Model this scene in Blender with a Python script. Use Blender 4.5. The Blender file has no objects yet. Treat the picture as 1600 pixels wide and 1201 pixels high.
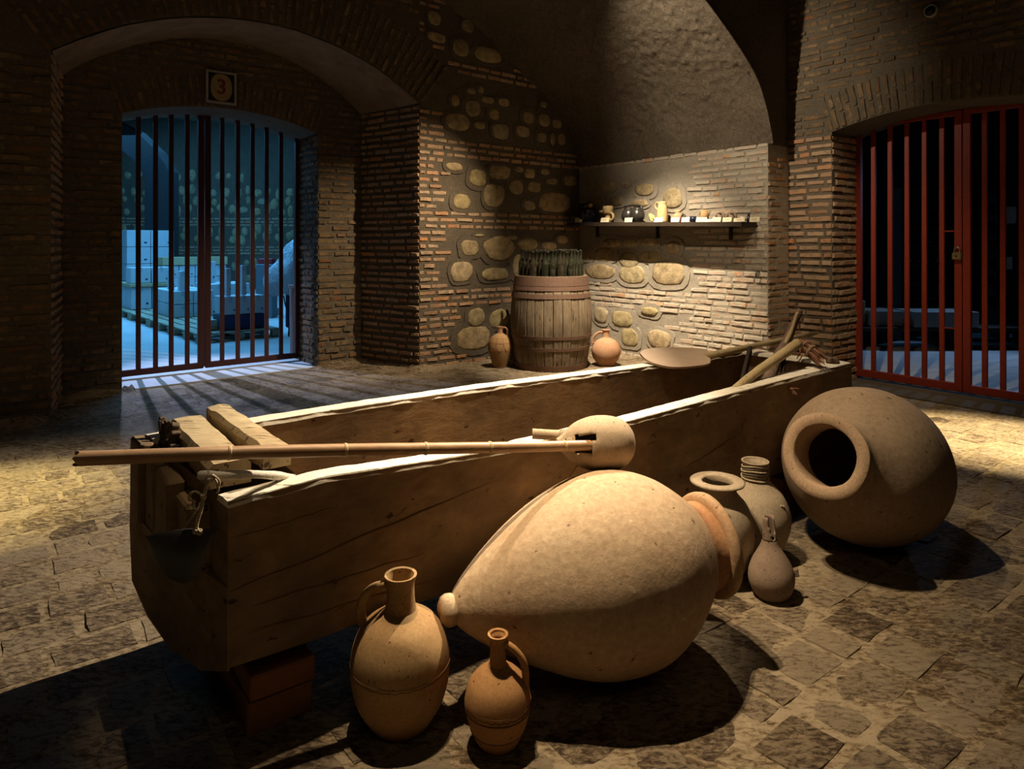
import bpy, math, random
from mathutils import Vector, Matrix, noise as mnoise
random.seed(7)
C = bpy.context.scene.collection
F = 1050.0; HZ = 380.0; EYE = 1.4          # photo: focal length in px, horizon row, eye height

# ------------------------------------------------------------------ camera, world, lights
cam = bpy.data.cameras.new('camera'); co = bpy.data.objects.new('camera', cam); C.objects.link(co)
co.location = (0, 0, EYE); co.rotation_euler = (math.pi/2, 0, 0)
cam.sensor_width = 36; cam.lens = 36*F/1600; cam.shift_y = -(600.5-HZ)/1600
cam.clip_start = .05; cam.clip_end = 100
sc = bpy.context.scene; sc.camera = co
sc.view_settings.view_transform = 'Standard'; sc.view_settings.look = 'None'
sc.view_settings.gamma = 1; sc.view_settings.use_curve_mapping = False
sc.view_settings.exposure = 0.32
w = bpy.data.worlds.new('world'); sc.world = w; w.use_nodes = True
w.node_tree.nodes['Background'].inputs[0].default_value = (.9, .75, .5, 1)
w.node_tree.nodes['Background'].inputs[1].default_value = .0
WARM = (1, .79, .53); WARM2 = (1, .85, .64)

def spot(name, loc, target, power, angle, blend, col=WARM, radius=.02):
    l = bpy.data.lights.new(name, 'SPOT'); l.energy = power; l.color = col
    l.spot_size = math.radians(angle); l.spot_blend = blend; l.shadow_soft_size = radius
    o = bpy.data.objects.new(name, l); C.objects.link(o); o.location = loc
    o.rotation_euler = (Vector(target)-Vector(loc)).to_track_quat('-Z', 'Y').to_euler()
    return o
def point(name, loc, power, col, radius=.04):
    l = bpy.data.lights.new(name, 'POINT'); l.energy = power; l.color = col; l.shadow_soft_size = radius
    o = bpy.data.objects.new(name, l); C.objects.link(o); o.location = loc; return o
def area(name, loc, target, power, col, sx, sy):
    l = bpy.data.lights.new(name, 'AREA'); l.energy = power; l.color = col; l.shape = 'RECTANGLE'; l.size = sx; l.size_y = sy
    o = bpy.data.objects.new(name, l); C.objects.link(o); o.location = loc
    o.rotation_euler = (Vector(target)-Vector(loc)).to_track_quat('-Z', 'Y').to_euler(); return o

sc.cycles.diffuse_bounces = 2
spot('spotlight_jars', (-.42, 2.42, 3.85), (.20, 2.40, .2), 460, 48, 1, WARM)
spot('spotlight_jars', (-.25, 2.50, 3.85), (.75, 2.75, .2), 320, 52, 1, WARM)
spot('spotlight_trough', (1.55, 4.75, 3.85), (-1.2, 2.95, .3), 1450, 54, .6, WARM2)
spot('spotlight_left_corner', (1.15, 6.05, 3.78), (-1.6, 7.5, .8), 520, 46, 1, WARM)
spot('spotlight_back_wall', (.85, 6.25, 3.80), (1.38, 7.6, .15), 1550, 58, 1, WARM2)
spot('fill_vault', (.35, 5.05, 3.56), (2.1, 6.8, 2.95), 260, 66, 1, WARM2)  # added fill that brightens the vault plaster, no fixture of the hall
spot('spotlight_back_floor', (.9, 5.7, 3.8), (-.5, 6.3, 0), 90, 80, .95, WARM2)
spot('spotlight_left_floor', (-3.2, 3.9, 3.7), (-2.88, 3.6, 0), 1200, 27, 1, (1, .86, .40))
spot('spotlight_left_pier', (-2.6, 3.3, 3.6), (-3.1, 5.4, .2), 6, 60, 1, WARM)
spot('spotlight_right_floor', (3.6, 4.3, 3.8), (3.42, 4.75, 0), 3000, 28, 1, (1, .84, .52))
spot('spotlight_right_gate', (2.4, 4.7, 3.85), (3.15, 6.5, .7), 170, 54, 1, WARM)
spot('spotlight_far_end', (.75, 3.75, 3.85), (1.75, 3.75, .6), 190, 40, 1, WARM)
area('hall_bounce', (.6, -.6, 3.9), (.5, 3, 0), 4, WARM, 2.2, 1.2)
area('storage_ceiling', (-6.3, 12.0, 4.2), (-6.0, 11.4, 0), 420, (.11, .48, 1), 5, 6)
area('storage_ceiling_far', (-8.5, 17, 4.2), (-8.5, 18.5, 0), 120, (.11, .48, 1), 5, 3)
spot('storage_lamp', (-5.35, 9.25, 2.9), (-2.9, 6.8, 0), 850, 48, 1, (.50, .60, 1), .03)
spot('cellar_lamp', (7.4, 9.3, 2.6), (4.6, 7.4, 0), 150, 75, .8, (.32, .56, 1), .04)

# ------------------------------------------------------------------ helpers
def P(px, py, z=0.0):
    D = (EYE-z)*F/(py-HZ); return Vector(((px-800)/F*D, D, z))
def PD(px, py, D):
    return Vector(((px-800)/F*D, D, EYE-(py-HZ)*D/F))
def tag(o, label=None, cat=None, group=None, kind=None):
    if label: o['label'] = label
    if cat: o['category'] = cat
    if group: o['group'] = group
    if kind: o['kind'] = kind
    return o
def empty(name, loc, label=None, cat=None, group=None, rz=0):
    o = bpy.data.objects.new(name, None); C.objects.link(o); o.location = loc; o.rotation_euler = (0, 0, rz)
    o.empty_display_size = .05
    return tag(o, label, cat, group)
def link_obj(name, me, parent=None, loc=None):
    o = bpy.data.objects.new(name, me); C.objects.link(o)
    if parent: o.parent = parent
    if loc is not None: o.location = loc
    return o
def catmull(pts, n=6):
    out = []; m = len(pts)
    for i in range(m-1):
        p0 = Vector(pts[max(i-1, 0)]); p1 = Vector(pts[i]); p2 = Vector(pts[i+1]); p3 = Vector(pts[min(i+2, m-1)])
        for k in range(n):
            t = k/n
            out.append(.5*((2*p1)+(p2-p0)*t+(2*p0-5*p1+4*p2-p3)*t*t+(3*p1-p0-3*p2+p3)*t**3))
    out.append(Vector(pts[-1])); return out
def axis_matrix(loc, d, roll=0):
    """local +Z -> d"""
    q = Vector(d).normalized().to_track_quat('Z', 'Y')
    return Matrix.Translation(Vector(loc)) @ q.to_matrix().to_4x4() @ Matrix.Rotation(roll, 4, 'Z')

class MB:
    def __init__(s): s.v = []; s.f = []
    def add(s, vs, fs, M=None):
        b = len(s.v)
        for p in vs: s.v.append((M @ Vector(p)) if M is not None else Vector(p))
        for f in fs: s.f.append([b+i for i in f])
        return s
    def box(s, c, size, M=None, jit=0):
        c = Vector(c); x, y, z = [k/2 for k in size]
        vs = [c+Vector((sx*x+random.uniform(-jit, jit), sy*y+random.uniform(-jit, jit), sz*z+random.uniform(-jit, jit))) for sz in (-1, 1) for sy in (-1, 1) for sx in (-1, 1)]
        return s.add(vs, [(0, 2, 3, 1), (4, 5, 7, 6), (0, 1, 5, 4), (2, 6, 7, 3), (0, 4, 6, 2), (1, 3, 7, 5)], M)
    def cbox(s, c, size, b=.004, M=None, jit=0):
        """box with chamfered edges along its outline (24 verts)"""
        c = Vector(c); h = [k/2 for k in size]; b = min(b, *[k*.45 for k in h]); vs = []; idx = {}
        for sx in (-1, 1):
            for sy in (-1, 1):
                for sz in (-1, 1):
                    j = Vector((random.uniform(-jit, jit), random.uniform(-jit, jit), random.uniform(-jit, jit)))
                    for a in range(3):
                        p = [h[0]-b, h[1]-b, h[2]-b]; p[a] = h[a]
                        idx[(sx, sy, sz, a)] = len(vs); vs.append(c+j+Vector((sx*p[0], sy*p[1], sz*p[2])))
        fs = []
        for a in range(3):
            o1, o2 = (a+1) % 3, (a+2) % 3
            for sg in (-1, 1):
                q = []
                for u, v_ in ((-1, -1), (1, -1), (1, 1), (-1, 1)):
                    k = [0, 0, 0]; k[a] = sg; k[o1] = u; k[o2] = v_; q.append(idx[(*k, a)])
                fs.append(q if sg > 0 else q[::-1])
            for u in (-1, 1):       # edges along axis a
                for v_ in (-1, 1):
                    k1 = [0, 0, 0]; k1[o1] = u; k1[o2] = v_; k2 = list(k1); k1[a] = -1; k2[a] = 1
                    q = [idx[(*k1, o1)], idx[(*k2, o1)], idx[(*k2, o2)], idx[(*k1, o2)]]
                    fs.append(q if u*v_ > 0 else q[::-1])
        for sx in (-1, 1):
            for sy in (-1, 1):
                for sz in (-1, 1):
                    q = [idx[(sx, sy, sz, a)] for a in range(3)]
                    fs.append(q if sx*sy*sz > 0 else q[::-1])
        return s.add(vs, fs, M)
    def tube(s, pts, rad, n=10, M=None, caps=True, ell=1.0, jit=0):
        pts = [Vector(p) for p in pts]; m = len(pts); vs = []; fs = []
        if not hasattr(rad, '__len__'): rad = [rad]*m
        up = None
        for i, p in enumerate(pts):
            t = (pts[min(i+1, m-1)]-pts[max(i-1, 0)]).normalized()
            if up is None: up = t.orthogonal().normalized()
            up = (up-t*up.dot(t)).normalized(); sd = t.cross(up)
            for k in range(n):
                a = 2*math.pi*k/n; r = rad[i]*(1+random.uniform(-jit, jit))
                vs.append(p+up*math.cos(a)*r+sd*math.sin(a)*r*ell)
        for i in range(m-1):
            for k in range(n):
                fs.append((i*n+k, i*n+(k+1) % n, (i+1)*n+(k+1) % n, (i+1)*n+k))
        if caps: fs.append(tuple(range(n))[::-1]); fs.append(tuple((m-1)*n+k for k in range(n)))
        return s.add(vs, fs, M)
    def lathe(s, prof, n=48, M=None, wob=0, seed=0):
        vs = []; fs = []; m = len(prof)
        for i, (r, z) in enumerate(prof):
            for k in range(n):
                a = 2*math.pi*k/n; rr = max(r, 1e-4)
                if wob: rr *= 1+wob*mnoise.noise(Vector((math.cos(a)*1.5, math.sin(a)*1.5, z*6+seed)))
                vs.append((rr*math.cos(a), rr*math.sin(a), z))
        for i in range(m-1):
            for k in range(n):
                fs.append((i*n+k, i*n+(k+1) % n, (i+1)*n+(k+1) % n, (i+1)*n+k))
        return s.add(vs, fs, M)
    def prism(s, poly, h, M=None):
        """poly in local xy, extruded from z=0 to z=h"""
        n = len(poly); vs = [(x, y, 0) for x, y in poly]+[(x, y, h) for x, y in poly]
        fs = [tuple(range(n))[::-1], tuple(range(n, 2*n))]+[(i, (i+1) % n, n+(i+1) % n, n+i) for i in range(n)]
        return s.add(vs, fs, M)
    def build(s, name, mat, parent=None, smooth=False, inv=None, rnd=None):
        me = bpy.data.meshes.new(name)
        vs = s.v
        if parent is not None:
            Mi = (Matrix.Translation(parent.location) @ parent.rotation_euler.to_matrix().to_4x4()).inverted() if parent.parent is None else None
            pp = parent
            if Mi is None:
                q = parent
                while q.parent: q = q.parent
                Mi = (Matrix.Translation(q.location) @ q.rotation_euler.to_matrix().to_4x4()).inverted()
            vs = [Mi @ v for v in vs]
        me.from_pydata([tuple(v) for v in vs], [], s.f)
        for m in (mat if isinstance(mat, (list, tuple)) else [mat]): me.materials.append(m)
        if rnd is not None:
            at = me.attributes.new('rnd', 'FLOAT', 'POINT')
            for i, r in enumerate(rnd): at.data[i].value = r
        if smooth:
            me.polygons.foreach_set('use_smooth', [True]*len(me.polygons))
        me.update()
        return link_obj(name, me, parent)

# ------------------------------------------------------------------ materials
def mat(name, build):
    m = bpy.data.materials.new(name); m.use_nodes = True; nt = m.node_tree
    b = nt.nodes['Principled BSDF']; build(nt, b); return m
def N(nt, t, **k):
    n = nt.nodes.new(t)
    for a, v in k.items():
        if a.startswith('i_'):
            nm = a[2:]; nm = int(nm) if nm.isdigit() else nm.replace('_', ' ')
            n.inputs[nm].default_value = v
        else: setattr(n, a, v)
    return n
def L(nt, a, b): nt.links.new(a, b)
def ramp(nt, fac, stops):
    r = nt.nodes.new('ShaderNodeValToRGB'); e = r.color_ramp.elements
    while len(e) < len(stops): e.new(.5)
    for i, (p, c) in enumerate(stops): e[i].position = p; e[i].color = (*c, 1)
    L(nt, fac, r.inputs[0]); return r.outputs[0]
def noise(nt, scale, detail=6, rough=.6, stretch=None, vec='Object', off=None, dist=0):
    tc = N(nt, 'ShaderNodeTexCoord'); mp = N(nt, 'ShaderNodeMapping')
    L(nt, tc.outputs[vec], mp.inputs[0])
    if stretch: mp.inputs['Scale'].default_value = stretch
    if off is not None: L(nt, off, mp.inputs['Location'])
    n = N(nt, 'ShaderNodeTexNoise', i_Scale=scale, i_Detail=detail, i_Roughness=rough, i_Distortion=dist)
    L(nt, mp.outputs[0], n.inputs['Vector']); return n.outputs['Fac']
def mix(nt, f, a, b, mode='MIX'):
    m = N(nt, 'ShaderNodeMix', data_type='RGBA', blend_type=mode)
    for s, x in ((0, f), (6, a), (7, b)):
        if isinstance(x, (int, float)): m.inputs[s].default_value = x
        elif isinstance(x, tuple): m.inputs[s].default_value = (*x, 1)
        else: L(nt, x, m.inputs[s])
    return m.outputs[2]
def bump(nt, b, h, strength=.5, dist=.01, prev=None):
    n = N(nt, 'ShaderNodeBump', i_Strength=strength, i_Distance=dist); L(nt, h, n.inputs['Height'])
    if prev is not None: L(nt, prev, n.inputs['Normal'])
    L(nt, n.outputs[0], b.inputs['Normal']); return n.outputs[0]
def rndfac(nt):
    oi = N(nt, 'ShaderNodeObjectInfo'); at = N(nt, 'ShaderNodeAttribute', attribute_name='rnd')
    a = N(nt, 'ShaderNodeMath', operation='ADD'); L(nt, oi.outputs['Random'], a.inputs[0]); L(nt, at.outputs['Fac'], a.inputs[1])
    f = N(nt, 'ShaderNodeMath', operation='FRACT'); L(nt, a.outputs[0], f.inputs[0]); return f.outputs[0]
def simple(name, col, rough=.8, metal=0, var=.15, scale=20, bs=.2, bd=.002, spec=.3, stretch=None):
    def f(nt, b):
        n = noise(nt, scale, stretch=stretch)
        d = tuple(c*(1-var) for c in col); u = tuple(min(1, c*(1+var)) for c in col)
        L(nt, ramp(nt, n, [(.3, d), (.7, u)]), b.inputs['Base Color'])
        b.inputs['Roughness'].default_value = rough; b.inputs['Metallic'].default_value = metal
        b.inputs['Specular IOR Level'].default_value = spec
        if bs: bump(nt, b, n, bs, bd)
    return mat(name, f)

def brick_mat(name, cols, dirtc, dirt=.45):
    def f(nt, b):
        r = rndfac(nt)
        base = ramp(nt, r, [(i/(len(cols)-1), c) for i, c in enumerate(cols)])
        n1 = noise(nt, 9, 8, .7, vec='Generated' if False else 'Object'); n2 = noise(nt, 55, 6, .7)
        g = ramp(nt, n2, [(.3, (.55, .5, .45)), (.7, (1.15, 1.1, 1.05))])
        c = mix(nt, 1.0, base, g, 'MULTIPLY')
        # mortar smeared over part of the face
        geo = N(nt, 'ShaderNodeNewGeometry'); n3 = N(nt, 'ShaderNodeTexNoise', i_Scale=11, i_Detail=7, i_Roughness=.7); L(nt, geo.outputs['Position'], n3.inputs['Vector'])
        m = ramp(nt, n3.outputs['Fac'], [(dirt, (1, 1, 1)), (dirt+.12, (0, 0, 0))])
        c = mix(nt, m, c, dirtc)
        L(nt, c, b.inputs['Base Color']); b.inputs['Roughness'].default_value = .95; b.inputs['Specular IOR Level'].default_value = .15
        bump(nt, b, n3.outputs['Fac'], .7, .012, bump(nt, b, n2, .8, .006))
    return mat(name, f)
BR_COLS = [(.38, .22, .13), (.47, .31, .19), (.54, .40, .27), (.42, .26, .17), (.52, .38, .26), (.56, .27, .12), (.50, .40, .28)]
M_brick = brick_mat('old_brick', BR_COLS, (.25, .20, .145), .36)
M_brick_shade = brick_mat('shaded_brick', [(.20, .12, .06), (.28, .19, .10), (.24, .15, .08), (.33, .235, .13), (.27, .125, .06)], (.13, .10, .065), .45)  # darkened brick copy, the gloom of the unlit walls put into its colour
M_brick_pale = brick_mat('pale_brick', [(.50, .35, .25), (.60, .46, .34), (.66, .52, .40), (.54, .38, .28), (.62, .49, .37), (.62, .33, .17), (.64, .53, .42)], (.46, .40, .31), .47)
def mortar(nt, b):
    a = noise(nt, 4, 6, .6); c = noise(nt, 40, 8, .75)
    L(nt, mix(nt, .6, ramp(nt, a, [(.3, (.085, .068, .048)), (.7, (.155, .125, .09))]), ramp(nt, c, [(.3, (.065, .052, .038)), (.7, (.185, .15, .11))])), b.inputs['Base Color'])
    b.inputs['Roughness'].default_value = .97; b.inputs['Specular IOR Level'].default_value = .1
    bump(nt, b, c, .8, .01, bump(nt, b, a, .7, .03))
M_mortar = mat('lime_mortar', mortar)
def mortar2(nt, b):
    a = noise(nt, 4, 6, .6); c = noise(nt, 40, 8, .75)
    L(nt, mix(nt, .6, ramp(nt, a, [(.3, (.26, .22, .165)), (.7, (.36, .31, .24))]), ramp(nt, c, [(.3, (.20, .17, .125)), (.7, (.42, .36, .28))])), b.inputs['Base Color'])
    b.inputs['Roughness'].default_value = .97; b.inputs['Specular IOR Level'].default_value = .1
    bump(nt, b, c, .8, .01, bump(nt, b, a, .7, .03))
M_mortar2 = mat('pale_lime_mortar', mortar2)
def stone(nt, b):
    r = rndfac(nt); base = ramp(nt, r, [(0, (.36, .29, .15)), (.3, (.44, .36, .22)), (.55, (.34, .28, .18)), (.8, (.46, .34, .20)), (1, (.38, .33, .24))])
    a = noise(nt, 12, 8, .7); c = noise(nt, 60, 6, .7)
    L(nt, mix(nt, 1, base, ramp(nt, a, [(.35, (.55, .52, .45)), (.65, (1.2, 1.15, 1.05))]), 'MULTIPLY'), b.inputs['Base Color'])
    b.inputs['Roughness'].default_value = .9; b.inputs['Specular IOR Level'].default_value = .2
    bump(nt, b, c, .6, .006, bump(nt, b, a, .8, .02))
M_stone = mat('river_stone', stone)
def plaster(nt, b):
    a = noise(nt, 3, 6, .6); c = noise(nt, 26, 10, .78, dist=.6); v = noise(nt, 9, 8, .7)
    L(nt, mix(nt, .55, ramp(nt, a, [(.3, (.20, .15, .105)), (.7, (.34, .27, .19))]), ramp(nt, c, [(.35, (.12, .09, .065)), (.62, (.36, .285, .205))])), b.inputs['Base Color'])
    b.inputs['Roughness'].default_value = 1; b.inputs['Specular IOR Level'].default_value = .1
    bump(nt, b, c, 1, .07, bump(nt, b, v, .9, .09))
M_plaster = mat('rough_plaster', plaster)
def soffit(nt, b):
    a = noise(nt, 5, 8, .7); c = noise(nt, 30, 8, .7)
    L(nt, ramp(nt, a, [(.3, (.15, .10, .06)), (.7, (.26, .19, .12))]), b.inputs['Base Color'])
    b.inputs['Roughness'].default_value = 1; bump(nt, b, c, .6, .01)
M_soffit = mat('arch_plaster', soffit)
def dirt(nt, b):
    a = noise(nt, 1.6, 6, .65); c = noise(nt, 30, 10, .75); d = noise(nt, 160, 3, .6)
    geo = N(nt, 'ShaderNodeNewGeometry'); mp = N(nt, 'ShaderNodeMapping'); mp.vector_type = 'POINT'
    mp.inputs['Rotation'].default_value = (0, 0, math.radians(50)); mp.inputs['Scale'].default_value = (1, 2.4, 1)
    L(nt, geo.outputs['Position'], mp.inputs[0])
    n1 = N(nt, 'ShaderNodeTexNoise', i_Scale=22, i_Detail=10, i_Roughness=.78, i_Distortion=.5); L(nt, mp.outputs[0], n1.inputs['Vector'])
    ms = N(nt, 'ShaderNodeMath', operation='MULTIPLY_ADD', i_1=.5); L(nt, a, ms.inputs[0]); L(nt, n1.outputs['Fac'], ms.inputs[2])
    pit = ramp(nt, ms.outputs[0], [(.63, (.20, .165, .13)), (.71, (.55, .50, .44)), (.80, (1, 1, 1))])
    col = mix(nt, .45, ramp(nt, a, [(.3, (.23, .17, .105)), (.7, (.34, .265, .17))]), ramp(nt, c, [(.3, (.18, .135, .08)), (.65, (.36, .285, .185))]))
    L(nt, mix(nt, 1, col, pit, 'MULTIPLY'), b.inputs['Base Color'])
    b.inputs['Roughness'].default_value = .95; b.inputs['Specular IOR Level'].default_value = .15
    bump(nt, b, d, .3, .002, bump(nt, b, n1.outputs['Fac'], .6, .010, bump(nt, b, c, .5, .006)))
M_dirt = mat('packed_earth', dirt)
def tile(nt, b):
    r = rndfac(nt)
    geo = N(nt, 'ShaderNodeNewGeometry'); mp = N(nt, 'ShaderNodeMapping'); mp.vector_type = 'POINT'
    mp.inputs['Rotation'].default_value = (0, 0, math.radians(50)); mp.inputs['Scale'].default_value = (1, 2.4, 1)
    L(nt, geo.outputs['Position'], mp.inputs[0])
    n1 = N(nt, 'ShaderNodeTexNoise', i_Scale=26, i_Detail=10, i_Roughness=.78, i_Distortion=.5); L(nt, mp.outputs[0], n1.inputs['Vector'])
    n2 = N(nt, 'ShaderNodeTexNoise', i_Scale=2.2, i_Detail=4, i_Roughness=.6); L(nt, geo.outputs['Position'], n2.inputs['Vector'])
    base = ramp(nt, r, [(0, (.25, .18, .11)), (.3, (.31, .23, .145)), (.6, (.22, .16, .10)), (.85, (.32, .24, .15)), (1, (.19, .14, .09))])
    mk = N(nt, 'ShaderNodeMath', operation='MULTIPLY_ADD', i_1=.30); L(nt, n2.outputs['Fac'], mk.inputs[0]); L(nt, n1.outputs['Fac'], mk.inputs[2])
    rr = N(nt, 'ShaderNodeMath', operation='MULTIPLY_ADD', i_1=.10); L(nt, r, rr.inputs[0]); L(nt, mk.outputs[0], rr.inputs[2])
    dk = ramp(nt, rr.outputs[0], [(.56, (.14, .115, .095)), (.64, (.45, .41, .37)), (.71, (1, 1, 1))])
    c = mix(nt, 1, base, dk, 'MULTIPLY')
    dust_ = ramp(nt, rr.outputs[0], [(.69, (0, 0, 0)), (.80, (.8, .8, .8))])
    c = mix(nt, dust_, c, (.34, .265, .17))
    L(nt, c, b.inputs['Base Color']); b.inputs['Roughness'].default_value = .85; b.inputs['Specular IOR Level'].default_value = .25
    bump(nt, b, n1.outputs['Fac'], 1, .016)
M_tile = mat('worn_paving_brick', tile)
def concrete(nt, b):
    a = noise(nt, 2, 5, .6); L(nt, ramp(nt, a, [(.3, (.42, .43, .42)), (.7, (.55, .55, .53))]), b.inputs['Base Color']); b.inputs['Roughness'].default_value = .8
M_concrete = mat('smooth_concrete', concrete)
def wood(name, lo, hi, dark, stretch, sc=14, crack=.35, bd=.008):
    def f(nt, b):
        a = noise(nt, sc, 8, .7, stretch=stretch, dist=.4); c = noise(nt, 2.2, 5, .6); k = noise(nt, sc*1.7, 4, .6, stretch=stretch)
        col = ramp(nt, a, [(.3, lo), (.7, hi)])
        col = mix(nt, ramp(nt, c, [(.35, (0, 0, 0)), (.68, (.75, .75, .75))]), col, dark)
        cr = ramp(nt, k, [(crack-.03, (.25, .22, .2)), (crack+.02, (1, 1, 1))])
        L(nt, mix(nt, 1, col, cr, 'MULTIPLY'), b.inputs['Base Color'])
        b.inputs['Roughness'].default_value = .8; b.inputs['Specular IOR Level'].default_value = .25
        bump(nt, b, k, .5, bd, bump(nt, b, a, .6, bd))
    return mat(name, f)
ROTZ = math.atan2(.594, .804)
M_trough = wood('aged_trough_wood', (.17, .105, .052), (.33, .215, .11), (.09, .06, .035), (.18, 1, 1.2), 12, .33)
M_rimwood = wood('worn_lit_rim_wood', (.62, .55, .43), (.84, .78, .66), (.54, .47, .36), (.3, 1, 1), 22, .33)  # worn wood, paled beyond its wear to carry the strong light on top
M_beam = wood('split_log_wood', (.44, .33, .18), (.62, .50, .31), (.36, .25, .13), (.25, 1.6, 1), 26, .38)
M_endgrain = wood('broken_end_grain', (.08, .055, .035), (.28, .20, .12), (.05, .035, .02), (1, 1, 1), 70, .42, .02)
M_block = wood('reddish_block_wood', (.26, .10, .035), (.36, .15, .055), (.20, .08, .03), (.3, 1, 1), 14, .3)
M_stick = wood('bare_branch_wood', (.40, .30, .15), (.55, .43, .24), (.34, .24, .12), (1, 1, .15), 30, .32)
M_darkstick = wood('grey_brown_branch', (.13, .085, .06), (.28, .19, .14), (.10, .07, .05), (1, 1, .15), 30, .36)
M_stave = wood('weathered_stave', (.13, .088, .05), (.31, .23, .14), (.08, .055, .034), (1, 1, .12), 28, .36, .004)
M_peel = wood('pale_peel_wood', (.44, .31, .21), (.52, .39, .28), (.42, .29, .20), (.3, 1, 1), 18, .25, .003)
M_pallet = wood('pallet_wood', (.34, .30, .20), (.48, .43, .30), (.28, .24, .16), (.3, 1, 1), 14, .3)
def clay(name, c1, c2, c3, pit=.5, s=1.0, pale=None):
    def f(nt, b):
        a = noise(nt, 3.5*s, 7, .62); c = noise(nt, 45*s, 8, .75); p = noise(nt, 26*s, 3, .5); big = noise(nt, 1.3*s, 4, .5)
        col = ramp(nt, a, [(.3, c1), (.7, c2)])
        col = mix(nt, ramp(nt, big, [(.4, (0, 0, 0)), (.7, (.8, .8, .8))]), col, c3)
        col = mix(nt, 1, col, ramp(nt, c, [(.3, (.72, .68, .62)), (.68, (1.12, 1.1, 1.06))]), 'MULTIPLY')
        col = mix(nt, 1, col, ramp(nt, p, [(.27, (.3, .26, .22)), (.32, (1, 1, 1))]), 'MULTIPLY')
        if pale: col = mix(nt, ramp(nt, p, [(.70, (0, 0, 0)), (.75, (.8, .8, .8))]), col, pale)
        L(nt, col, b.inputs['Base Color']); b.inputs['Roughness'].default_value = .85; b.inputs['Specular IOR Level'].default_value = .25
        bump(nt, b, p, .35*pit, .006/s, bump(nt, b, c, .5*pit, .005/s))
    return mat(name, f)
M_clay = clay('buff_clay', (.46, .32, .20), (.56, .425, .285), (.39, .25, .14), 1.0, 1, (.66, .54, .36))
M_clay_red = clay('red_clay_rim', (.42, .26, .145), (.51, .355, .22), (.36, .19, .09), 1.4, 2, (.6, .48, .33))
M_clay_grey = clay('grey_brown_clay', (.32, .23, .155), (.42, .31, .21), (.28, .19, .12), .8, 1)
M_clay_rim2 = clay('pinkish_clay_rim', (.44, .30, .19), (.52, .37, .25), (.38, .26, .16), 1.2, 2)
M_clay_jug = clay('orange_jug_clay', (.33, .20, .09), (.43, .28, .13), (.29, .15, .06), .4, 2.5)
M_clay_jug2 = clay('red_jug_clay', (.37, .19, .075), (.44, .245, .10), (.31, .14, .05), .4, 3)
M_clay_pot = clay('dusty_grey_pot_clay', (.38, .30, .21), (.48, .39, .28), (.34, .26, .18), .6, 2)
M_clay_dark = clay('dark_smoked_clay', (.24, .17, .125), (.34, .25, .18), (.17, .12, .09), .6, 2.5)
M_clay_pink = clay('pink_jug_clay', (.36, .19, .105), (.45, .27, .165), (.32, .15, .075), .5, 3)
M_incise = simple('incised_line', (.14, .075, .03), .9, bs=0)
M_redpaint = simple('red_slip_paint', (.30, .085, .035), .8, bs=0)
def bamboo(nt, b):
    a = noise(nt, 22, 6, .6, stretch=(.08, 1, 1)); L(nt, ramp(nt, a, [(.3, (.30, .16, .075)), (.7, (.50, .31, .16))]), b.inputs['Base Color'])
    b.inputs['Roughness'].default_value = .42; bump(nt, b, a, .15, .002)
M_bamboo = mat('dry_bamboo', bamboo)
M_node = simple('bamboo_node', (.55, .40, .22), .5)
M_gourd = clay('gourd_skin', (.40, .30, .20), (.50, .385, .265), (.36, .26, .17), .25, 3)
M_rope = simple('hemp_rope', (.42, .33, .21), .95, scale=160, bs=1, bd=.004, var=.35)
M_iron = simple('dark_iron', (.06, .06, .055), .55, .3, scale=30, bs=.4)
M_hoop = simple('rusty_hoop', (.15, .085, .055), .7, .35, scale=40, bs=.5)
M_redsteel = simple('red_painted_steel', (.23, .03, .014), .5, 0, .12, 30, .15)
M_darksteel = simple('dark_red_steel', (.05, .012, .008), .6, 0, .12, 30, .1)
M_brass = simple('worn_brass', (.45, .34, .14), .35, .8, bs=.1)
M_white = simple('white_carton', (.50, .53, .54), .8, 0, .06, 4, 0)
M_kraft = simple('kraft_carton', (.46, .36, .20), .85, 0, .08, 5, 0)
M_tape = simple('grey_tape', (.38, .42, .45), .5, 0, .05, 5, 0)
M_navy = simple('dark_blue_steel', (.02, .035, .09), .5, .2, bs=0)
M_black = simple('black_plastic', (.012, .012, .014), .5, bs=0)
M_card = simple('cream_card', (.78, .68, .46), .8, 0, .04, 5, 0)
M_ink = simple('brown_ink', (.30, .20, .10), .9, bs=0)
M_signred = simple('dark_red_numeral', (.16, .03, .02), .7, bs=0)
M_signcream = simple('cream_sign_face', (.30, .23, .11), .7, bs=0)
M_signwhite = simple('white_sign_frame', (.30, .28, .24), .7, bs=0)
M_blueglaze = simple('blue_black_glaze', (.010, .012, .028), .25, 0, .3, 12, .2, spec=.6)
M_blackglaze = simple('black_burnished_clay', (.025, .022, .018), .22, 0, .3, 12, .2, spec=.6)
M_tan = simple('tan_clay', (.46, .32, .15), .7, 0, .2, 30, .3)
M_yellow = simple('yellow_glaze', (.72, .55, .16), .4, 0, .1, 20, .2)
M_twig = simple('reddish_vine_twig', (.24, .11, .06), .9, 0, .35, 40, .5)
M_shelf = wood('dark_shelf_board', (.028, .018, .011), (.05, .032, .018), (.022, .014, .009), (1, 1, 1), 14, .3)
def glassf(col, rough=.18):
    def f(nt, b):
        a = noise(nt, 18, 5, .6)
        L(nt, mix(nt, ramp(nt, a, [(.5, (0, 0, 0)), (.7, (.35, .35, .35))]), col, (.16, .15, .12)), b.inputs['Base Color'])
        b.inputs['Roughness'].default_value = rough; b.inputs['Transmission Weight'].default_value = .3; b.inputs['IOR'].default_value = 1.5
    return f
M_glass = mat('dusty_green_glass', glassf((.020, .020, .011)))
M_glass2 = mat('dusty_brown_glass', glassf((.03, .022, .012)))
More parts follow.
